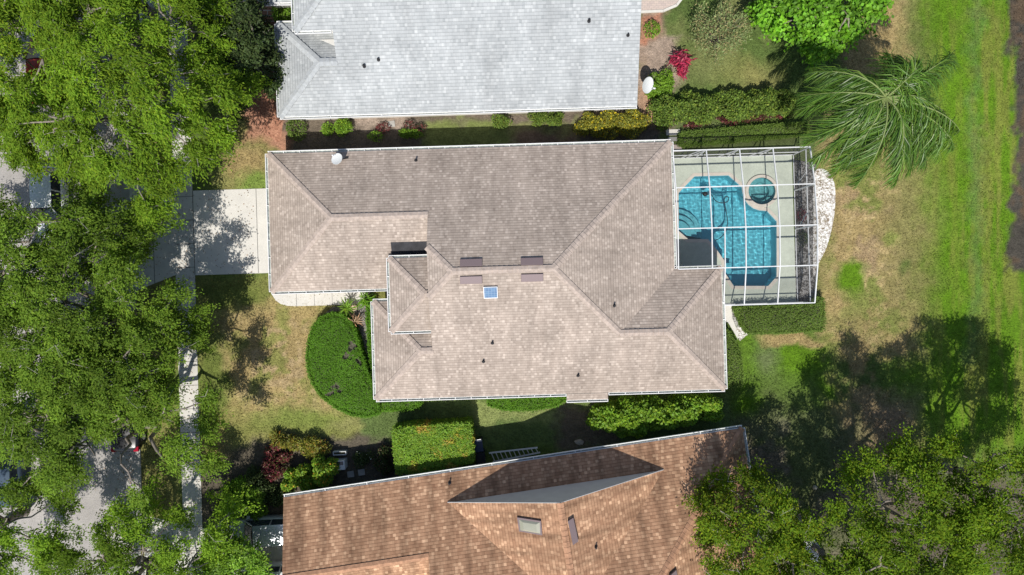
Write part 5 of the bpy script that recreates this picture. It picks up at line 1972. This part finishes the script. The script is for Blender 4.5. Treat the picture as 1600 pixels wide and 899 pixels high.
clipped("wall_hedge", "low hedge under the corner eave beside the large rounded hedge", [(586, 612), (660, 610), (656, 634), (640, 641), (600, 643), (584, 640)],
        0.7, LM['hedge_bright'], 47, dens=700, ll=0.09, lw=0.05, yellow=0.15)
clipped("wall_hedge", "low rounded hedge under the middle of the side eave", [(760, 612), (886, 606), (884, 626), (866, 636), (830, 641), (790, 641), (764, 634)],
        0.8, LM['hedge_bright'], 48, dens=700, ll=0.10, lw=0.055, yellow=0.15)
clipped("court_hedge", "square clipped bush in the red brick court of the grey house", [(424, 6), (457, 5), (457, 29), (428, 29)],
        0.9, LM['shrub'], 49, dens=700, ll=0.1, lw=0.055)

# loose hedges and shrubs
shrub("tall_loose_hedge", "tall loose hedge row along the lower edge of the back lawn",
      [(1040, 172, 24, 24, 1.9), (1072, 166, 24, 25, 1.8), (1104, 166, 26, 25, 1.7), (1138, 164, 26, 25, 1.8), (1172, 160, 26, 23, 1.9), (1204, 156, 26, 22, 2.0), (1232, 156, 20, 20, 1.8)],
      LM['hedge'], 51, dens=300, ll=0.16, lw=0.085, yellow=0.25, cat="hedge", spread=0.5, accents=[(0.12, (1.7, 1.6, 1.2)), (0.12, (0.45, 0.5, 0.5))])
shrub("croton_hedge", "green hedge flecked with yellow leaves under the grey house corner",
      [(920, 195, 24, 21, 1.5), (950, 194, 24, 22, 1.6), (985, 190, 27, 21, 1.6)], LM['croton'], 52, dens=380, ll=0.12, lw=0.065, yellow=0.3, cat="hedge", accents=[(0.10, (3.6, 2.4, 0.6)), (0.06, (1.8, 1.5, 1.6))])
shrub("leafy_hedge", "bright leafy shrub row between the tan house and the brown roof",
      [(955, 652, 30, 24, 2.4), (990, 655, 30, 28, 2.6), (1025, 648, 30, 25, 2.6), (1062, 645, 30, 24, 2.6), (1100, 642, 32, 20, 2.4)], LM['shrub'], 53, dens=230, ll=0.22, lw=0.13, cat="shrubs", yellow=0.3, spread=0.35)
shrub("round_shrub", "green shrub at the grey house's left front corner", [(460, 200, 15, 17, 1.1)], LM['hedge'], 54, dens=380)
shrub("round_shrub", "light green shrub by the pale wall, second from the left corner", [(520, 199, 20, 14, 1.1), (538, 196, 14, 12, 1.0)], LM['shrub'], 55, dens=380, yellow=0.3)
shrub("round_shrub", "small bright bush between two dark red bushes", [(586, 212, 12, 8, 0.8)], LM['shrub'], 56, dens=380)
shrub("round_shrub", "bright low bush on the shaded strip, right of the red bushes", [(644, 208, 22, 9, 0.8)], LM['shrub'], 57, dens=380)
shrub("red_bush", "small dark red bush beside the stepping stone", [(598, 199, 11, 8, 0.7)], LM['maroon'], 58, dens=330)
shrub("red_bush", "small dark red bush above the bright low bush", [(640, 195, 11, 7, 0.7), (656, 199, 10, 7, 0.6)], LM['maroon'], 59, dens=330, accents=[(0.4, (0.4, 2.0, 1.0))])
shrub("wall_shrub", "square green shrub under the long grey eave, left of a pair", [(786, 186, 22, 11, 1.1)], LM['hedge'], 60, dens=380, yellow=0.3)
shrub("wall_shrub", "wide green shrub under the long grey eave, right of a pair", [(842, 185, 20, 13, 1.1), (866, 183, 20, 12, 1.1)], LM['hedge'], 61, dens=380, yellow=0.3)
shrub("round_shrub", "glossy green shrub behind the wall mounted dish", [(1030, 128, 22, 22, 1.6), (1022, 142, 14, 12, 1.3)], LM['shrub'], 62, dens=330, ll=0.15, lw=0.07)
shrub("round_shrub", "small green shrub on red mulch near the pink patio", [(1020, 43, 12, 13, 1.0)], LM['shrub'], 63, dens=380)
shrub("bare_shrub", "grey-brown dry shrub beside the crimson plant", [(1050, 104, 12, 12, 0.8)], LM['feather'], 64, dens=220, lw=0.03)
shrub("garden_bush", "bright yellow-green bush at the brown house's front bed", [(470, 745, 26, 24, 2.3), (500, 738, 26, 24, 2.4), (446, 750, 18, 18, 2.0)], LM['shrub'], 65, dens=300, ll=0.18, lw=0.09, yellow=0.4, accents=[(0.05, (4.5, 1.4, 2))])
shrub("garden_bush", "big green bush at the lower end of the brown house's bed", [(378, 775, 34, 28, 1.8), (352, 795, 20, 20, 1.5), (398, 800, 20, 16, 1.4)], LM['shrub'], 66, dens=260, ll=0.26, lw=0.06, yellow=0.2, spread=0.5)
shrub("garden_bush", "olive bush between the maroon bushes and the lawn", [(480, 700, 30, 16, 1.3), (440, 690, 22, 14, 1.2)], LM['croton'], 67, dens=260, ll=0.26, lw=0.05, yellow=0.4, accents=[(0.10, (1.8, 0.7, 1.0))])
shrub("maroon_bush", "maroon leaved bush in the bed left of the yellow-green bush", [(424, 738, 22, 20, 1.4), (432, 710, 20, 14, 1.3)], LM['maroon'], 68, dens=240, ll=0.24, lw=0.06, accents=[(0.35, (0.7, 2.6, 0.8)), (0.2, (1.6, 0.8, 1.4)), (0.03, (5, 10, 9))])
shrub("dark_bush", "dark green bush between the maroon bush and the driveway", [(400, 755, 22, 24, 1.5), (430, 775, 24, 18, 1.2)], LM['dark'], 69, dens=300, ll=0.16, lw=0.07)
shrub("flowering_bush", "bush dotted with white flowers beside the tall square hedge", [(566, 716, 18, 14, 0.9)], LM['dark'], 70, dens=330, accents=[(0.035, (14, 9, 26))])
shrub("dark_bush", "dark purple-green bush touching the tall square hedge", [(592, 714, 16, 20, 1.2), (600, 735, 14, 12, 0.9)], LM['dark'], 71, dens=330, accents=[(0.2, (2.6, 0.9, 1.6)), (0.01, (12, 5, 12))])
shrub("dark_bush", "dark leafy bush at the foot of the evergreen", [(408, 40, 22, 24, 1.4), (400, 120, 20, 20, 1.2)], LM['dark'], 72, dens=300, accents=[(0.08, (3.0, 3.2, 2))])
shrub("bed_plant", "crimson low plant inside the stone bed by the pool screen", [(1254, 336, 7, 10, 0.4)], LM['maroon'], 73, dens=500, accents=[(0.3, (1.8, 1.0, 2.0))])
shrub("bed_plant", "grey-green low plant at the lower end of the stone bed", [(1256, 372, 8, 12, 0.35)], LM['dark'], 74, dens=380)
shrub("dark_ground_plants", "row of dark red low plants between the two back hedges", [(1090, 193, 22, 6, 0.5), (1130, 188, 22, 6, 0.5), (1170, 184, 22, 6, 0.5), (1215, 179, 24, 6, 0.5)], LM['maroon'], 75, dens=380, accents=[(0.5, (0.5, 1.0, 0.6)), (0.03, (4, 8, 8))], cat="plants")
shrub("small_shrub", "little green plant in the entry corner by the front walk", [(578, 461, 8, 5, 0.6)], LM['dark'], 76, dens=400, accents=[(0.4, (1.6, 2.2, 1.2))])


def rosette(name, label, px, py, h, n_, ln, wd, material, seed, cat, dens_up=0.7, zs=0.05, spread=0.3):
    """spiky plant: arching blades from one stem"""
    rng = np.random.RandomState(seed)
    c = W(px, py, h)
    root = thing(name, (c.x, c.y, 0), label, cat)
    a = rng.rand(n_) * 6.283
    el = rng.uniform(0.15, 1.2, n_)
    d = np.stack([np.cos(a) * np.cos(el), np.sin(a) * np.cos(el), np.sin(el) * dens_up], -1)
    st = np.stack([rng.randn(n_) * zs, rng.randn(n_) * zs, h * (0.45 + 0.5 * rng.rand(n_))], -1)
    L = ln * (0.6 + 0.6 * rng.rand(n_, 1))
    side = norm_rows(np.cross(d, np.array((0, 0, 1.0)))) * wd / 2
    mid_ = st + d * L * 0.55
    end = st + d * L - np.array((0, 0, 1.0)) * L * 0.25
    vv = np.stack([st - side * .5, st + side * .5, mid_ + side, mid_ - side, end + side * .15, end - side * .15], axis=1)
    b = (np.arange(n_) * 6)[:, None]
    q = np.concatenate([b + np.array([0, 1, 2, 3]), b + np.array([3, 2, 4, 5])])
    np_mesh("blades", vv.reshape(-1, 3), q, material, colors=np.repeat(tints(rng, n_, spread, 0.3), 6, axis=0), parent=root)
    tb = MB()
    tb.tube([(0, 0, -0.02), (0.02, 0, h * 0.6)], [0.04, 0.025], 7)
    tb.build("stem", M['bark'], root)
    return root


rosette("crimson_plant", "crimson spiky plant by the lawn behind the grey house", 1066, 93, 1.1, 190, 0.55, 0.085, LM['red'], 81, "plant", zs=0.22, spread=0.7)
rosette("crimson_plant", "smaller crimson spiky plant just below the larger one", 1067, 110, 0.8, 90, 0.42, 0.08, LM['red'], 82, "plant", zs=0.14, spread=0.45)
rosette("small_palm", "pale green small palm at the end of the front walk", 541, 481, 1.0, 70, 0.75, 0.05, LM['shrub'], 83, "plant", zs=0.05)
rosette("dry_palm", "withered small palm between the rounded hedge and the mulch", 553, 503, 0.9, 34, 0.7, 0.05, LM['dry'], 84, "plant", zs=0.05)
rosette("spiky_plant", "dark spiky plant at the entry corner above the mulch bed", 570, 470, 1.2, 60, 0.7, 0.07, LM['hedge_bright'], 85, "plant", zs=0.1)

# ------------------------------------------------------------------ dishes
def dish(name, label, foot, c, face, rad, squash=0.82):
    """foot, c: world points of mast foot and dish centre; face: direction the dish looks"""
    foot, c = Vector(foot), Vector(c)
    face = Vector(face).normalized()
    root = thing(name, tuple(foot), label, "satellite dish")
    up = Vector((0, 0, 1))
    s = face.cross(up).normalized()
    t = s.cross(face).normalized()
    cc = c - foot
    mb = MB()
    rings, seg = 5, 28
    def pt(r, a, back):
        return cc + s * (rad * r * math.cos(a)) + t * (rad * squash * r * math.sin(a)) + face * (0.16 * rad * r * r - back)
    for side in (0.0, 0.02):
        for i in range(rings):
            for j in range(seg):
                a0, a1 = 2 * math.pi * j / seg, 2 * math.pi * (j + 1) / seg
                r0, r1 = i / rings, (i + 1) / rings
                q = [pt(r0, a0, side), pt(r1, a0, side), pt(r1, a1, side), pt(r0, a1, side)]
                mb.face(q if i else q[1:] and [q[0], q[1], q[2]])
    for j in range(seg):
        a0, a1 = 2 * math.pi * j / seg, 2 * math.pi * (j + 1) / seg
        mb.face([pt(1, a0, 0), pt(1, a0, 0.02), pt(1, a1, 0.02), pt(1, a1, 0)])
    mb.build("reflector", M['dish'], root, smooth=False, recalc=True)
    am = MB()
    low = cc - t * rad * squash * 0.95
    feed = cc + face * rad * 1.0 - t * rad * 0.55
    am.bar(low, feed, 0.035, 0.035)
    am.bar(cc - face * 0.04, low, 0.03, 0.03)
    am.build("feed_arm", M['alu'], root)
    lb = MB()
    lb.tube([feed, feed + (cc - feed).normalized() * 0.14], [0.055, 0.03], 8)
    lb.build("receiver", M['white_metal'], root)
    ma = MB()
    ma.tube([(0, 0, 0), cc - face * 0.1 - up * 0.05, cc - face * 0.03], 0.028, 8)
    ma.box(-0.1, 0.1, -0.1, 0.1, -0.01, 0.015)
    ma.build("mast", M['black'], root)
    return root


rf = W(541, 247, 3.05)
rc = W(527, 249, 3.45)
dish("satellite_dish", "pale dish on the upper left edge of the tan roof", (rf.x, rf.y, 2.95), rc, (-0.30, 0.25, 0.95), 0.36, 1.0)
wf = W(1020, 140, 0)
wc = W(1011, 133, 2.0)
dish("satellite_dish", "tilted white dish on a mast beside the grey house's lower corner", (wf.x, wf.y, 0), wc, (0.62, -0.35, 0.68), 0.50, 1.0)

# ------------------------------------------------------------------ things between the houses
# aluminium ladder leaning low against the brown house wall
lad = thing("ladder", tuple(W(805, 712, 0)), "aluminium ladder lying on edge along the brown house wall", "ladder")
l0 = W(805, 712, 0)
A1, B1 = W(764, 708, 0.55) - l0, W(840, 699.5, 0.55) - l0
A0, B0 = W(770, 722, 0.08) - l0, W(844, 707, 0.08) - l0
rl = MB()
rl.bar(A1, B1, 0.09, 0.07)
rl.build("rail", M['alu'], lad)
rl = MB()
rl.bar(A0, B0, 0.09, 0.07)
rl.build("rail", M['alu'], lad)
for k in range(11):
    t = (k + 0.5) / 11
    r_ = MB()
    r_.bar(A1.lerp(B1, t), A0.lerp(B0, t), 0.05, 0.05)
    r_.build("rung", M['alu'], lad)


def wheelie_bin(name, label, px, py, m_, rz, handle_m):
    c = W(px, py, 0.9)
    root = thing(name, (c.x, c.y, 0), label, "bin", rz)
    mb = MB()
    i = 0
    lo = [(-0.22, -0.25), (0.22, -0.25), (0.22, 0.27), (-0.22, 0.27)]
    hi = [(-0.29, -0.33), (0.29, -0.33), (0.29, 0.35), (-0.29, 0.35)]
    mb.v = [(x, y, 0.06) for x, y in lo] + [(x, y, 0.98) for x, y in hi]
    mb.f = [[3, 2, 1, 0], [0, 1, 5, 4], [1, 2, 6, 5], [2, 3, 7, 6], [3, 0, 4, 7], [4, 5, 6, 7]]
    mb.build("bin_body", m_, root, bevel=0.03)
    ld = MB()
    ld.box(-0.31, 0.31, -0.36, 0.36, 0.985, 1.05)
    ld.build("lid", m_, root, bevel=0.03)
    hd_ = MB()
    hd_.bar((-0.24, 0.40, 0.98), (0.24, 0.40, 0.98), 0.04, 0.04)
    hd_.build("handle", handle_m, root)
    for s in (-1, 1):
        w_ = MB()
        w_.tube([(s * 0.22, 0.30, 0.12), (s * 0.28, 0.30, 0.12)], 0.12, 14)
        w_.build("wheel", M['tyre'], root)
    return root


wheelie_bin("wheelie_bin", "dark blue wheelie bin between the tall hedge and the ladder", 747, 697, M['bin_blue'], R_(8), M['white_metal'])
wheelie_bin("wheelie_bin", "black wheelie bin just below the blue one", 751, 716, M['bin_black'], R_(8), M['bin_black'])


def rock(name, label, px, py, sx, sy, sz, seed, cat="stone", m_='stone'):
    rng = np.random.RandomState(seed)
    bm = bmesh.new()
    bmesh.ops.create_icosphere(bm, subdivisions=2, radius=1)
    for v in bm.verts:
        k = 0.82 + 0.3 * rng.rand()
        v.co = Vector((v.co.x * sx * k, v.co.y * sy * k, max(v.co.z, -0.3) * sz * k))
    me = bpy.data.meshes.new(name)
    bm.to_mesh(me)
    bm.free()
    me.materials.append(M[m_])
    o = bpy.data.objects.new(name, me)
    COL.objects.link(o)
    o.location = W(px, py, sz * 0.25)
    return tag(o, label, cat)


rock("stone", "pale flat stone on the shaded grass by the leafy shrub row", 905, 691, 0.32, 0.2, 0.16, 1)
rock("stone", "small pale stone in the shade right of the yellowish tree", 1273, 762, 0.14, 0.16, 0.22, 2)
rock("stone", "round pale stone in the red mulch beside the grey roof", 434, 163, 0.16, 0.22, 0.18, 3)

# stepping slabs and the pad by the house corner
SS = "slabs by the rear corner of the tan house"
for (x0, x1, y0, y1, m_, lb) in ((1040, 1062, 203, 212, 'sidewalk', "grey stepping slab nearest the tall loose hedge"),
                                 (1043, 1063, 215, 221, 'kerb', "dark middle slab between the low hedge and the yellow flecked hedge"),
                                 (1046, 1064, 227, 238, 'pavers_pink', "pinkish slab touching the tan roof's rear corner")):
    p = [W(x0, y0), W(x1, y0 - 0.5), W(x1 + 1, y1 - 0.5), W(x0 + 1, y1)]
    c0 = sum(p, Vector()) / 4
    mb = MB()
    mb.prism([(q.x - c0.x, q.y - c0.y) for q in p][::-1], 0.0, 0.08)
    o = mb.build("stepping_slab", M[m_])
    o.location = c0
    tag(o, lb, "slab", SS)
for (px, py, lb) in ((548, 741, "square stepping stone between the pale utility box and the brown house"), (565, 738, "square stepping stone below the white flowering bush"), (612, 194, "tan stepping stone between the dark red bushes")):
    c = W(px, py)
    mb = MB()
    mb.box(-0.22, 0.22, -0.2, 0.2, 0, 0.06)
    o = mb.build("stepping_stone", M['kerb'], bevel=0.03)
    o.location = c
    o.rotation_euler = (0, 0, R_(8))
    tag(o, lb, "stepping stone")

# pale utility box and slim planter in the brown house's bed
ub = thing("utility_box", tuple(W(533, 725, 0.35)), "pale grey utility box with a dark lid panel in the shaded bed", "utility box", R_(4))
ub.location.z = 0
mb = MB()
mb.box(-0.33, 0.33, -0.30, 0.30, 0, 0.75)
mb.build("housing", M['box_grey'], ub, bevel=0.03)
mb = MB()
mb.box(-0.24, 0.24, 0.02, 0.24, 0.75, 0.765)
mb.build("lid_panel", M['glass'], ub)
mb = MB()
mb.box(-0.05, 0.05, -0.16, -0.13, 0.75, 0.78)
mb.build("handle", M['black'], ub)
pl = thing("trough_planter", tuple(W(531, 708, 0.3)), "slim white trough planter above the pale utility box", "planter", R_(2))
pl.location.z = 0
mb = MB()
for (x0, x1, y0, y1) in ((-0.42, 0.42, 0.08, 0.12), (-0.42, 0.42, -0.12, -0.08), (-0.42, -0.38, -0.079, 0.079), (0.38, 0.42, -0.079, 0.079)):
    mb.box(x0, x1, y0, y1, 0.0, 0.4)
mb.build("trough", M['box_grey'], pl)
mb = MB()
mb.box(-0.375, 0.375, -0.075, 0.075, 0.02, 0.33)
mb.build("soil", M['bark_dark'], pl)
# plant pot by the walk
pt_ = thing("plant_pot", tuple(W(553, 481, 0.3)), "round clay pot at the end of the front walk", "pot")
pt_.location.z = 0
mb = MB()
mb.lathe((0, 0, 0), [(0.13, 0.0), (0.2, 0.36), (0.21, 0.40), (0.165, 0.40), (0.16, 0.30), (0.01, 0.30)], 18)
mb.build("pot_body", M['pot'], pt_, smooth=False)
# pale kayak-like object under the lower right trees: a covered bench
tb_ = thing("garden_bench", tuple(W(1272, 866, 0.5)), "pale blue-grey bench half hidden under the lower right trees", "bench", R_(-62))
tb_.location.z = 0
mb = MB()
for k in range(5):
    mb.box(-0.95, 0.95, -0.34 + k * 0.14, -0.34 + k * 0.14 + 0.12, 0.42, 0.46)
mb.build("seat", M['box_grey'], tb_)
mb = MB()
for k in range(3):
    mb.box(-0.95, 0.95, 0.37 + 0.02 * k, 0.40 + 0.02 * k, 0.52 + k * 0.15, 0.64 + k * 0.15)
mb.build("backrest", M['box_grey'], tb_)
for s in (-0.85, 0.85):
    mb = MB()
    mb.box(s - 0.04, s + 0.04, -0.32, -0.26, 0, 0.419)
    mb.box(s - 0.04, s + 0.04, 0.40, 0.46, 0, 0.95)
    mb.build("leg", M['box_grey'], tb_)


# ------------------------------------------------------------------ cars
def car(label, px, py, deg, paint, seed, L=4.6, Wd=1.84, Hh=1.48, group=None, suv=False):
    """deg: direction of the car's nose, measured from +X"""
    c = W(px, py, 0.9)
    root = thing("parked_car", (c.x, c.y, 0), label, "car", R_(deg), group)
    hw = Wd / 2
    l2 = L / 2
    # body lofted from cross sections along the length: x, half width, belt height, hood/deck height
    st = [(-l2, 0.70 * hw, 0.42, 0.74), (-l2 + 0.10, 0.88 * hw, 0.30, 0.92), (-l2 + 0.35, 0.96 * hw, 0.22, 0.98), (-l2 + 0.9, hw, 0.20, 1.0), (-0.4, hw, 0.20, 0.98), (0.6, hw, 0.20, 0.96),
          (l2 - 1.15, 0.99 * hw, 0.20, 0.92), (l2 - 0.55, 0.95 * hw, 0.22, 0.84), (l2 - 0.18, 0.84 * hw, 0.28, 0.74), (l2, 0.66 * hw, 0.40, 0.62)]
    ring = []
    bmv = []
    for (x, w, z0, z1) in st:
        zb = z0 + (z1 - z0) * 0.62
        prof = [(-w * 0.90, z0), (-w * 0.99, z0 + 0.12), (-w, zb), (-w * 0.93, z1 - 0.05), (-w * 0.80, z1), (0, z1 + 0.025),
                (w * 0.80, z1), (w * 0.93, z1 - 0.05), (w, zb), (w * 0.99, z0 + 0.12), (w * 0.90, z0)]
        bmv.append([(x, y, z) for y, z in prof])
    mb = MB()
    k = len(bmv[0])
    for r in bmv:
        mb.v += r
    for i in range(len(bmv) - 1):
        for j in range(k - 1):
            a = i * k + j
            mb.f.append([a, a + 1, a + 1 + k, a + k])
        mb.f.append([i * k + k - 1, i * k, (i + 1) * k, (i + 1) * k + k - 1])
    mb.f.append(list(range(k))[::-1])
    e = (len(bmv) - 1) * k
    mb.f.append([e + j for j in range(k)])
    mb.build("body", paint, root, smooth=True)
    # roof shell and glass house
    xr0, xr1 = (-l2 + 0.55, 0.45) if suv else (-1.15, 0.35)
    xg0, xg1 = (-l2 + 0.22, 1.15) if suv else (-l2 + 0.95, 1.15)
    wr, wg = hw * 0.72, hw * 0.88
    zr, zg = Hh, 0.97
    rf_ = MB()
    n_u = 6
    grid = []
    for i in range(n_u + 1):
        x = xr0 + (xr1 - xr0) * i / n_u
        row = []
        for j in range(7):
            y = -wr + 2 * wr * j / 6
            row.append((x, y, zr - 0.05 * (abs(y) / wr) ** 2 - 0.05 * abs(2 * i / n_u - 1) ** 3))
        grid.append(row)
    for row in grid:
        rf_.v += row
    for i in range(n_u):
        for j in range(6):
            a = i * 7 + j
            rf_.f.append([a, a + 7, a + 8, a + 1])
    rf_.build("roof", paint, root, smooth=True)
    zt = zr - 0.10
    gls = (("windscreen", [(xr1, -wr, zt), (xg1, -wg, zg - 0.03), (xg1, wg, zg - 0.03), (xr1, wr, zt)]),
           ("rear_window", [(xr0, wr, zt), (xg0, wg, zg), (xg0, -wg, zg), (xr0, -wr, zt)]))
    for nm, q in gls:
        g = MB()
        a, b, c_, d = (Vector(p) for p in q)
        bow = (Vector((1 if nm == "windscreen" else -1, 0, 0.4))) * 0.06
        m1, m2 = (a + d) / 2 + bow, (b + c_) / 2 + bow
        a2, d2 = a + Vector((0, 0, 0.05)), d + Vector((0, 0, 0.05))
        g.face([a2, b, m2, m1 + Vector((0, 0, 0.06))])
        g.face([m1 + Vector((0, 0, 0.06)), m2, c_, d2])
        g.build(nm, M['glass'], root, smooth=True)
    for s in (-1, 1):
        g = MB()
        g.face([(xr0, s * wr, zt + 0.05), (xr1, s * wr, zt + 0.05), (xg1, s * wg, zg - 0.04), (xg0, s * wg, zg - 0.02)])
        g.build("side_window", M['glass'], root)
        xm = (xr0 + xr1) / 2
        for (xa, xb) in ((xr0, xg0), (xm, xm + 0.05), (xr1, xg1)):
            MB().bar((xa, s * (wr + 0.012), zt + 0.05), (xb, s * (wg + 0.012), zg - 0.03), 0.07, 0.03, up=(0, s, 0)).build("window_pillar", paint, root)
        m_ = MB()
        m_.box(0.78, 0.98, s * hw * 0.98 if s > 0 else -hw - 0.2, hw + 0.2 if s > 0 else -hw * 0.98, 0.90, 1.05)
        m_.build("wing_mirror", paint, root, bevel=0.04)
        tl = MB()
        tl.box(-l2 + 0.015, -l2 + 0.36, s * hw * 0.60 if s > 0 else -hw * 0.95, hw * 0.95 if s > 0 else -hw * 0.60, 0.74, 0.93)
        tl.build("taillight", M['tail'], root, bevel=0.05)
        hl = MB()
        hl.box(l2 - 0.42, l2 - 0.06, s * hw * 0.52 if s > 0 else -hw * 0.90, hw * 0.90 if s > 0 else -hw * 0.52, 0.60, 0.765)
        hl.build("headlight", M['lamp'], root, bevel=0.05)
        for x in (-l2 + 0.85, l2 - 0.9):
            w_ = MB()
            w_.tube([(x, s * (hw - 0.2), 0.33), (x, s * (hw + 0.012), 0.33)], 0.33, 22)
            wo = w_.build("wheel", M['tyre'], root)
            r_ = MB()
            r_.tube([(x, s * (hw + 0.013), 0.33), (x, s * (hw + 0.022), 0.33)], [0.21, 0.19], 16)
            r_.build("rim", M['alu'], wo)
    return root


def paint(name, rgb, metal=0.1):
    m = mat(name, rgb, 0.32, metal, spec=0.45)
    m.node_tree.nodes["Principled BSDF"].inputs["Coat Weight"].default_value = 0.35
    return m


car("black car parked at the kerb with its red taillight showing under the leaves", 193, 650, 91.7, paint("black_car_paint", (0.012, 0.012, 0.016)), 1)
car("white car across the road glimpsed through the leaves beside sunlit pavement", 76, 316, -88, paint("white_car_paint", (0.78, 0.80, 0.82), 0.0), 2, suv=True, Hh=1.7)
car("red car almost hidden by the upper left street tree", 66, 105, 92, paint("red_car_paint", (0.32, 0.035, 0.015), 0.1), 3)
car("blue-grey car at the left edge below the shaded street", 8, 738, 92, paint("blue_car_paint", (0.06, 0.09, 0.13)), 4)
car("silver car on the neighbour's driveway with its nose to the street", 412, 832, 183, paint("silver_car_paint", (0.52, 0.55, 0.58), 0.5), 5, suv=True, Hh=1.65)
car("white car at the bottom edge beside the brown house's garage", 432, 905, 183, paint("pale_car_paint", (0.66, 0.68, 0.70), 0.2), 6)
